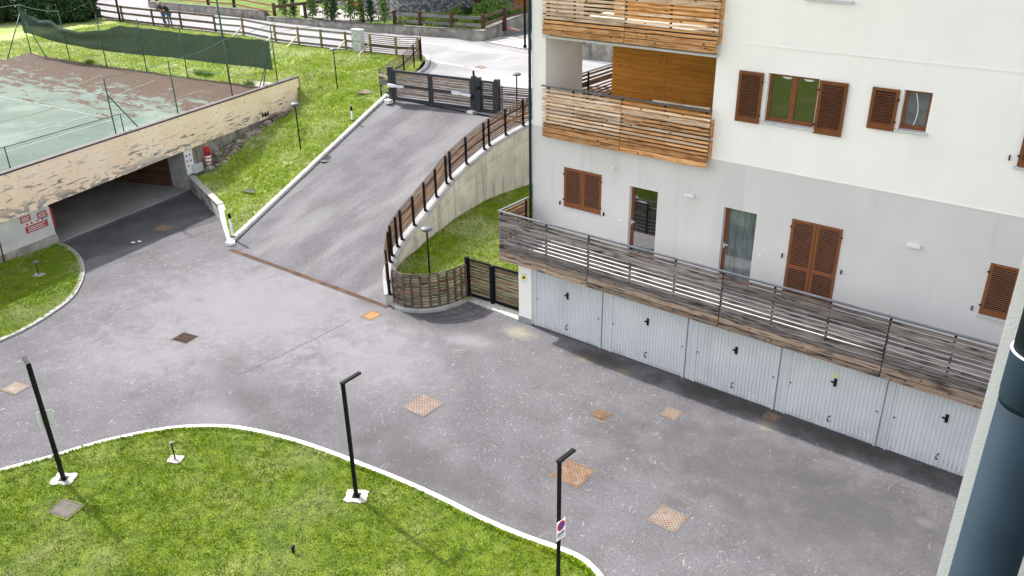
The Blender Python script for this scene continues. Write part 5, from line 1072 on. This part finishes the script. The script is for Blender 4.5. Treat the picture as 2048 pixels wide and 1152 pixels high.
# ---------------------------------------------------------------- people leaning on the fence
def person(base, face, label, jacket, hair, lean, Hh=1.68, bag=False):
    t = thing('person', base, label, 'person'); c, s = math.cos(face), math.sin(face); B = Vector(base)
    def w(x, y, z): return B + Vector((x * c - y * s, x * s + y * c, z))    # local: +y forward (towards the fence)
    J = {'pel': (0, 0, .92), 'wst': (0, .04, 1.05), 'chs': (0, lean * .6, 1.28), 'nck': (0, lean * .95, 1.44), 'hd0': (0, lean * 1.15, 1.52)}
    for sd, n in ((-1, 'l'), (1, 'r')):
        J['sh' + n] = (sd * .19, lean * .8, 1.38); J['el' + n] = (sd * .26, lean * .8 + .16, 1.16); J['wr' + n] = (sd * .14, lean + .26, 1.24)
        J['hp' + n] = (sd * .10, .0, .88); J['kn' + n] = (sd * .11, .05, .48); J['an' + n] = (sd * .12, -.05, .08)
    def skin(name, chain, rad, mt):
        names = list(rad); me = bpy.data.meshes.new(name); me.from_pydata([tuple(w(*J[n])) for n in names], [(names.index(a), names.index(b)) for a, b in chain], []); me.materials.append(mt)
        o = link(name, me, t); md = o.modifiers.new('skin', 'SKIN')
        for i, n in enumerate(names): me.skin_vertices[0].data[i].radius = (rad[n], rad[n] * .85)
        me.skin_vertices[0].data[0].use_root = True
        sb = o.modifiers.new('sub', 'SUBSURF'); sb.levels = 1; sb.render_levels = 2; return o
    skin('body', [('pel', 'wst'), ('wst', 'chs'), ('chs', 'nck'), ('nck', 'hd0'), ('chs', 'shl'), ('shl', 'ell'), ('ell', 'wrl'), ('chs', 'shr'), ('shr', 'elr'), ('elr', 'wrr')],
         {'pel': .15, 'wst': .14, 'chs': .16, 'nck': .07, 'hd0': .055, 'shl': .075, 'ell': .055, 'wrl': .04, 'shr': .075, 'elr': .055, 'wrr': .04}, jacket)
    skin('trousers', [('pel', 'hpl'), ('hpl', 'knl'), ('knl', 'anl'), ('pel', 'hpr'), ('hpr', 'knr'), ('knr', 'anr')], {'pel': .145, 'hpl': .1, 'knl': .07, 'anl': .055, 'hpr': .1, 'knr': .07, 'anr': .055}, m_jeans)
    def blob(name, x, y, z, rx, ry, rz_, mt):
        bm = bmesh.new(); bmesh.ops.create_icosphere(bm, subdivisions=2, radius=1); me = bpy.data.meshes.new(name); bm.to_mesh(me); bm.free(); me.materials.append(mt); me.polygons.foreach_set('use_smooth', [True] * len(me.polygons))
        return link(name, me, t, Matrix.Translation(w(x, y, z)) @ Matrix.Rotation(face, 4, 'Z') @ Matrix.Diagonal((rx, ry, rz_, 1)))
    hy = lean * 1.25; hd = blob('head', 0, hy + .02, 1.60, .078, .095, .115, m_skin); blob('hair', 0, hy - .012, 1.635, .084, .098, .10, hair)
    blob('nose', 0, hy + .118, 1.59, .014, .02, .02, m_skin); blob('ear', .08, hy + .01, 1.6, .012, .02, .03, m_skin); blob('ear', -.08, hy + .01, 1.6, .012, .02, .03, m_skin)
    for sd in (-1, 1):
        blob('hand', sd * .12, lean + .31, 1.24, .04, .06, .028, m_skin)
        mb = MB()
        for k in range(4): mb.tube([w(sd * (.09 + k * .02), lean + .35, 1.235), w(sd * (.085 + k * .02), lean + .40 - .005 * k, 1.21)], .009, 6)
        mb.tube([w(sd * .075, lean + .30, 1.24), w(sd * .055, lean + .34, 1.235)], .01, 6); mb.build('fingers', m_skin, t)
        blob('shoe', sd * .12, .02, .05, .05, .13, .05, m_shoe)
    if bag: blob('shoulder_bag', .24, .0, 1.0, .06, .13, .14, m_shoe)
    return t
pz = 3.41
person((-45.35, 15.62, pz), math.pi - .1, 'grey haired person in dark jacket leaning on the brown roadside fence', m_jacket, m_hair_grey, .20)
person((-44.65, 15.62, pz), math.pi + .35, 'dark haired person in black jacket leaning on the fence with head bowed', mat('black_jacket', (.015, .015, .018), None, 8, .8), m_hair_dark, .30)

# ---------------------------------------------------------------- walls, fences, plants and houses across the road
m_oldcoping = mat('old_coping', (.20, .19, .17), (.14, .13, .115), 2, .9, layers=(((.28, .27, .25), 3, .55, .7, I3, .6),))
def roadwall(name, pts, h, label):
    r = thing(name, pts[0], label, 'wall'); n = len(pts)
    zs = [p[2] for p in pts]
    MB().strip(pts, 0, .35, [z - .3 for z in zs], [z + k for z, k in zip(zs, h)]).build('wall', m_oldconc, r); MB().strip(pts, -.03, .38, [z + k for z, k in zip(zs, h)], [z + k + .05 for z, k in zip(zs, h)]).build('coping', m_oldcoping, r)
roadwall('garden_wall', [(-55.014,20.043,3.5),(-46.619,20.686,3.5),(-41.03,21.217,3.5)], [.45, .55, .55], 'rough grey concrete garden wall behind the two people')
roadwall('garden_wall', [(-40.319,20.816,3.5),(-34.692,21.157,3.5),(-28.899,21.991,3.5)], [.28, .38, .45], 'low grey wall below the row of young conifers')
roadwall('garden_wall', [(-28.87,22.01,3.5),(-26.302,22.401,3.5),(-23.557,23.047,3.5),(-21.28,23.111,3.5)], [.5, .52, .55, .57], 'stained concrete wall below the flower garden')
roadwall('garden_wall', [(-21.253,23.128,3.5),(-21.531,25.138,3.5),(-21.367,28.279,3.55)], [.57, .8, 1.1], 'blackened concrete wall climbing beside the pale pavement')
roadwall('garden_wall', [(-16.908,22.429,3.5),(-13.853,22.577,3.5),(-9.929,22.742,3.5)], [.95, .95, .95], 'grey concrete wall glimpsed through the loggia')
def at_up(px_pt):
    for k in range(12):                       # step back from the wall until the garden ground is found
        z = gz(upper_garden, px_pt[0], px_pt[1] + .12 * k)
        if z > 1: return (px_pt[0], px_pt[1] + .12 * k + .12, z)
    return px_pt
def rail_fence(pts, label, H, pattern, mt, mtp, w=.13):
    r = thing('garden_fence', pts[0], label, 'fence')
    P = [Vector(at_up(p)) for p in pts]
    for a, b in zip(P[:-1], P[1:]):
        for z, h in pattern: board(r, a + Vector((0, 0, z)), b + Vector((0, 0, z)), h, .05, mt, 'rail')
    for p in P:
        if free(p): MB().prism([(p.x - w / 2, p.y - w / 2), (p.x + w / 2, p.y - w / 2), (p.x + w / 2, p.y + w / 2), (p.x - w / 2, p.y + w / 2)], p.z - .5, p.z + H).build('post', mtp, r, bevel=.01)
rail_fence([(-54.49,20.158,4), (-47.872,20.454,4), (-44.802,21.063,4), (-39.881,20.215,4)], 'garden fence with reddish rails above the grey wall', 1.0, ((.35, .12), (.8, .12)), m_red_rail, m_darkwood, .18)
rail_fence([(-28.516,21.814,4), (-26.475,22.627,4), (-24.071,22.975,4), (-21.72,23.561,4)], 'brown two rail fence along the flower garden', 1.0, ((.3, .2), (.75, .2)), m_grey_rail, m_darkwood, .2)
rail_fence([(-21.72,23.561,4), (-21.415,25.488,4.3), (-19.56,25.9,4.8)], 'dark rail fence climbing beside the garage drive', 1.0, ((.35, .14), (.8, .14)), m_dark_board, m_darkwood, .2)
tag(MB().bar((-22.053,25.647,4.1), (-20.34,25.636,3.9), .08).build('loose_rail', m_red_rail), 'reddish pole leaning against the blackened wall', 'pole')
for k, q in enumerate(((-36.625,20.576,4), (-34.005,21.146,4), (-31.281,21.563,4), (-41.651,23.094,4.1), (-39.725,24.278,4.1))):
    q = at_up(q); o = MB().prism([(q[0] - .1, q[1] - .08), (q[0] + .1, q[1] - .08), (q[0] + .1, q[1] + .08), (q[0] - .1, q[1] + .08)], q[2] - .3, q[2] + 1.05).build('timber_post', m_darkwood, bevel=.01)
    tag(o, ['dark timber post at the left of the conifer row', 'dark timber post in the middle of the conifer row', 'dark timber post at the right of the conifer row', 'timber post behind the left conifers', 'timber post behind the middle conifers'][k], 'post')
tag(board(None, (-37.217,19.22,4.9), (-35.495,24.898,5), .2, .06, m_dark_board, 'path_rail'), 'brown rail running behind the row of conifers', 'rail')
# foliage
def crown_mesh(name, kind, seed, mt, h, r, n, ls):
    rg = np.random.default_rng(seed); V = np.empty((n, 4, 3))
    if kind == 'cone':
        t = rg.random(n) ** .8; a = rg.random(n) * 2 * np.pi; lay = .75 + .5 * np.sin(t * 38 + a * 2); rr = r * (1 - t) ** .8 * lay * rg.uniform(.35, 1, n); c = np.stack([rr * np.cos(a), rr * np.sin(a), .1 * h + t * h * .9], 1)
    else:
        d = rg.normal(size=(n, 3)); d /= np.linalg.norm(d, axis=1)[:, None]; d[:, 2] = np.abs(d[:, 2]) if kind == 'dome' else d[:, 2]
        b = 1 + .22 * np.sin(d[:, 0] * 6 + seed) * np.sin(d[:, 1] * 7) + .15 * np.sin(d[:, 2] * 9 + d[:, 0] * 5); rr = rg.uniform(.55, 1, n) ** .5 * b; c = d * rr[:, None] * np.array([r, r, h])
    u = rg.normal(size=(n, 3)); u /= np.linalg.norm(u, axis=1)[:, None]; w = np.cross(u, rg.normal(size=(n, 3))); w /= np.linalg.norm(w, axis=1)[:, None]
    s = ls * rg.uniform(.6, 1.3, n)[:, None]
    V[:, 0] = c - u * s; V[:, 1] = c - w * s * .45; V[:, 2] = c + u * s; V[:, 3] = c + w * s * .45
    me = bpy.data.meshes.new(name); me.vertices.add(n * 4); me.vertices.foreach_set('co', V.ravel()); me.loops.add(n * 4); me.loops.foreach_set('vertex_index', np.arange(n * 4, dtype=np.int32))
    me.polygons.add(n); me.polygons.foreach_set('loop_start', np.arange(0, n * 4, 4, dtype=np.int32)); me.polygons.foreach_set('loop_total', np.full(n, 4, dtype=np.int32)); me.materials.append(mt); me.update(); me.validate(); return me
CM = [crown_mesh('crown', 'cone', k, m_leaf if k != 1 else m_leaf_dark, 1.85, .46, 1100, .08) for k in range(3)]
TR = MB().tube([(0, 0, -.2), (0, 0, 1.6)], [.035, .01], 6).mesh('trunk', m_bark)
con = [(549, 33), (567, 35), (610, 38), (634, 42), (657, 42), (686, 45), (705, 47), (732, 47), (761, 49), (782, 30), (600, 25)]
names = ['leftmost', 'second from left', 'third from left', 'fourth from left', 'fifth from left', 'tallest and densest', 'seventh from left', 'eighth from left', 'ninth from left, right of the last post', 'lone one above the flower garden fence', 'one standing behind the row']
for k, q in enumerate([(-38.703,20.384,4), (-37.734,20.431,4), (-35.814,20.812,4), (-34.344,20.667,4), (-33.645,21.108,4), (-32.253,21.205,4), (-31.353,21.262,4), (-30.555,21.768,4), (-29.386,22.005,4), (-31.452,24.921,4), (-37.907,23.251,4.1)]):
    q = at_up(q); t = thing('young_conifer', q, 'young conifer above the low wall, ' + names[k], 'tree', 'row of young conifers')
    s = [1, .8, 1.1, .9, 1, 1.35, .95, 1, 1.1, .9, .8][k] * 1.15
    M = Matrix.Translation(q) @ Matrix.Rotation(k * 1.7, 4, 'Z') @ Matrix.Diagonal((s * .95, s * .95, s, 1)); link('crown', CM[k % 3], t, M); link('trunk', TR, t, M)
def shrub(p, r, h, mt, label, n=2500, ls=.09, name='shrub', kind='dome'):
    t = thing(name, p, label, 'shrub'); link('foliage', crown_mesh('foliage', kind, int(r * 100), mt, h, r, n, ls), t, Matrix.Translation(p), kind='stuff'); MB().tube([(p[0], p[1], p[2] - .2), (p[0], p[1], p[2] + h * .6)], .05, 6).build('stem', m_bark, t)
shrub(at_up((-23.681,26.85,4.2)), 1.35, 1.15, m_leaf_light, 'round light green bush beside the dark rail fence', 5000)
shrub(at_up((-25.716,25.571,4.2)), .75, .6, m_leaf_light, 'small pale green bush among the flowers', 1500)
shrub(at_up((-26.247,27.378,4.2)), 1.0, .5, m_leaf_dark, 'low dark plant before the stone house', 1500)
PLN = ['leftmost yellow green flowering plant by the timber stair', 'yellow flowering plant, second from the left behind the rail fence', 'yellow flowering plant in the middle of the flower bed', 'yellow flowering plant left of the small pale bush', 'yellow flowering plant against the stone house corner', 'yellow flowering plant behind the small pale bush', 'yellow flowering plant between the two round bushes', 'low green plant at the foot of the rail fence, left', 'low green plant at the foot of the rail fence, middle', 'low green plant at the foot of the rail fence, right']
for k, q in enumerate(((-28.139,23.014,4.2), (-28.121,24.059,4.2), (-27.224,24.104,4.2), (-26.283,24.185,4.2), (-26.359,25.167,4.2), (-27.164,27.359,4.2), (-23.76,25.273,4.2), (-27.815,23.001,4), (-25.652,23.392,4), (-23.559,23.77,4))):
    q = at_up(q); t = thing('flowering_plant', q, PLN[k], 'plant', 'yellow flowering plants in the flower garden')
    link('foliage', crown_mesh('foliage', 'dome', k + 20, m_leaf_light, .5, .75, 700, .07), t, Matrix.Translation(q), kind='stuff'); link('flowers', crown_mesh('flowers', 'dome', k + 40, m_flower, .62, .8, 220, .05), t, Matrix.Translation(q), kind='stuff')
hz = Vector((-60.31,10.595,3.5))
for k, (dx, dy, r, lb) in enumerate(((0, 0, 3.6, 'dark clipped hedge mass at the left beside the court'), (-6.5, -3, 3.4, 'dark hedge bush at the far left edge'), (5.2, 2.2, 2.6, 'dark hedge bush next to the stone pillar'))):
    shrub((hz.x + dx, hz.y + dy, 3.4), r, r * .95, m_leaf_dark, lb, 14000, .17, 'hedge_bush')
sp_ = Vector((-60.389,13.473,3.45)); tag(MB().box(sp_.x - 1.0, sp_.x + .15, sp_.y - .1, sp_.y + .6, 3.2, 5.6).build('stone_pillar', m_stonewall), 'pale stone pillar between dark hedge and road', 'pillar')
for q, H, r, lb in (((-50.287,14.869,3.42), 5, .08, 'black pole on the road above the brown fence'), ((-17.732,22.863,3.5), 8, .07, 'tall black pole beside the apartment building corner')):
    t = thing('street_pole', q, lb, 'pole'); MB().tube([q, (q[0], q[1], q[2] + H)], r, 10).build('pole', m_black, t, smooth=True); MB().lathe([(r + .05, 0), (r + .05, .12)], q, 10).build('collar', m_black, t)
q = Vector((-17.781,23.028,3.5)); t = thing('planter', q, 'concrete planter with green plant at the apartment building corner', 'planter')
MB().box(q.x + .2, q.x + 1.9, q.y, q.y + .9, 3.3, 4.05).build('trough', m_oldconc, t); link('plant', crown_mesh('plant', 'dome', 3, m_leaf, .9, .6, 900, .09), t, Matrix.Translation((q.x + .9, q.y + .45, 4.0)))
# houses
def house(pts, z0, H, label, openings=()):
    h = thing('stone_house', (pts[0][0], pts[0][1], z0), label, 'house'); n = len(pts)
    MB().prism([(p[0], p[1]) for p in pts], z0 - .5, z0 + H).build('wall', m_stonewall, h)
    cx = sum(p[0] for p in pts) / n; cy = sum(p[1] for p in pts) / n
    MB().prism([(cx + (p[0] - cx) * 1.12, cy + (p[1] - cy) * 1.12) for p in pts], z0 + H, z0 + H + .25).build('roof', m_roof, h)
    for nm, a, b, za, zb_, mt in openings:
        a = Vector(a); b = Vector(b); d = (b - a).normalized(); nn = Vector((d.y, -d.x, 0)) * .06
        fr = MB().bar(Vector((a.x, a.y, (za + zb_) / 2)) + nn * .8, Vector((b.x, b.y, (za + zb_) / 2)) + nn * .8, .08, zb_ - za + .16).build('door_frame', m_kerb if mt is not m_darkwood else m_oldconc, h)
        k = max(2, int((b - a).length / .22)); w = (b - a).length / k
        for i in range(k):
            c1 = a + d * (i + .02) * w + nn * 1.8; c2 = a + d * (i + .96) * w + nn * 1.8
            MB().bar((c1.x, c1.y, (za + zb_) / 2), (c2.x, c2.y, (za + zb_) / 2), .04, zb_ - za).build('door_board', mt, fr)
    return h
a = (-38.694,25.634,4.2); b = (-33.858,25.213,4.2); c = (-29.332,23.827,4.2)
A_ = Vector(a); B_ = Vector(c); nrm = Vector((-(B_ - A_).y, (B_ - A_).x, 0)).normalized()
house([(A_ - (B_ - A_) * .3)[:2], B_[:2], (B_ + nrm * 7)[:2], (A_ - (B_ - A_) * .3 + nrm * 7)[:2]], 4.2, 6, 'stone house with orange timber door at the top centre',
      (('door', A_.lerp(B_, .28), A_.lerp(B_, .52), 4.5, 6.9, m_housewood),))
A2 = Vector((-30.72,27.155,4.2)); B2 = Vector((-28.788,28.644,4.2)); C2 = Vector((-26.887,28.66,4.2)); D2 = Vector((-21.482,30.625,4.3))
n2 = Vector((-(D2 - C2).y, (D2 - C2).x, 0)).normalized()
house([A2[:2], B2[:2], C2[:2], D2[:2], (D2 + n2 * 9)[:2], (A2 + n2 * 9)[:2]], 4.2, 6, 'long grey stone house with dark door and orange garage door',
      (('door', C2.lerp(D2, .02), C2.lerp(D2, .19), 4.3, 6.6, m_darkwood), ('garage', C2.lerp(D2, .55), C2.lerp(D2, .78), 4.35, 6.8, m_housewood)))
t = thing('timber_stair', (-29.047,24.272,4.2), 'dark timber posts and rails between the two stone houses', 'stair')
for q in ((-31.536,25.776,4.2), (-31.707,26.251,4.2), (-31.912,26.713,4.2), (-30.669,26.894,4.2)): q = at_up(q); MB().bar(q, (q[0], q[1], q[2] + 3.5), .16).build('post', m_darkwood, t)
for z in (4.9, 5.5): MB().bar(Vector((-31.254,25.95,4.2)) + Vector((0, 0, z - 4.2)), Vector((-31.024,27.262,4.2)) + Vector((0, 0, z - 3.9)), .12).build('stair_rail', m_housewood, t)

# ---------------------------------------------------------------- grass blades
def vis(c): return np.ones(len(c))
def near_front(c): return ((c[:, 1] > -16.8) & (c[:, 0] > -8) & (c[:, 0] < 9.5)).astype(float)
g = grass('front_grass', front_lawn, 2300, .02, .045, .020, m_blade, 1, near_front, clump=.5); stuff(g, 'short green lawn grass with pale clippings in the foreground', 'grass')
g = grass('left_grass', left_lawn, 1100, .03, .07, .024, m_blade, 2, clump=.3); stuff(g, 'short green grass on the lawn at the left', 'grass')
g = grass('garden_grass', garden, 900, .04, .09, .028, m_blade, 3, clump=.4); stuff(g, 'bright green grass inside the walled garden', 'grass')
def nm(c):
    off = (c[:, 0] + 20.7373) * GNX + (c[:, 1] - 1.0232) * GNY; s = (c[:, 0] + 20.7373) * GD[0] + (c[:, 1] - 1.0232) * GD[1]
    return ((c[:, 0] > -50) & (c[:, 1] > -3) & ~((off > -.3) & (off < .95 - s * .07) & (s > .5) & (s < 7.8))).astype(float) * np.where(c[:, 0] > -27, 1, .35)
g = grass('meadow_grass', meadow, 750, .05, .12, .04, m_blade_up, 4, nm, clump=.5, lean=.8); stuff(g, 'sunlit yellow green grass on the slope above the ramp', 'grass')
def strip_tufts(name, pts, n, h, label, mt):
    mb = MB()
    for k in range(n):
        p = Vector(pts[rnd.randrange(len(pts))]) + (Vector((rnd.gauss(0, .12), rnd.gauss(0, .12), 0)) if name != 'kerb_grass' else Vector((rnd.gauss(0, .03) - .02, rnd.gauss(-.13, .035), 0))); a = rnd.uniform(0, 6.28); hh = h * rnd.uniform(.5, 1.2)
        mb.add([(p.x - .02 * math.cos(a), p.y - .02 * math.sin(a), p.z), (p.x + .02 * math.cos(a), p.y + .02 * math.sin(a), p.z), (p.x + rnd.gauss(0, .5) * hh, p.y + rnd.gauss(0, .5) * hh, p.z + hh)], [(0, 1, 2)])
    me = bpy.data.meshes.new(name); me.from_pydata(mb.v, [], mb.f); me.materials.append(mt); stuff(link(name, me), label, 'weeds')
strip_tufts('court_edge_weeds', [onmead(p) for p in ((-28.894,7.591,3.2), (-28.187,7.598,3.2), (-37.455,5.72,3.2), (-43.519,4.498,3.2), (-24.595,7.785,3.2))], 700, .35, 'taller green weeds along the far edge of the court', m_leaf_light)
strip_tufts('gate_weeds', [(-2.95, .02, .02), (-3.05, -.35, .02), (-2.85, .08, .02)], 90, .14, 'small weeds beside the garden gate post', m_leaf_light)

strip_tufts('kerb_grass', [(p.x, p.y, .04) for p in [a.lerp(b, t / 6) for a, b in zip(fl[:-1], fl[1:]) for t in range(6)] if p.x > -8 and p.y < 0], 2600, .06, 'grass blades leaning over the white kerb of the front lawn', m_blade)
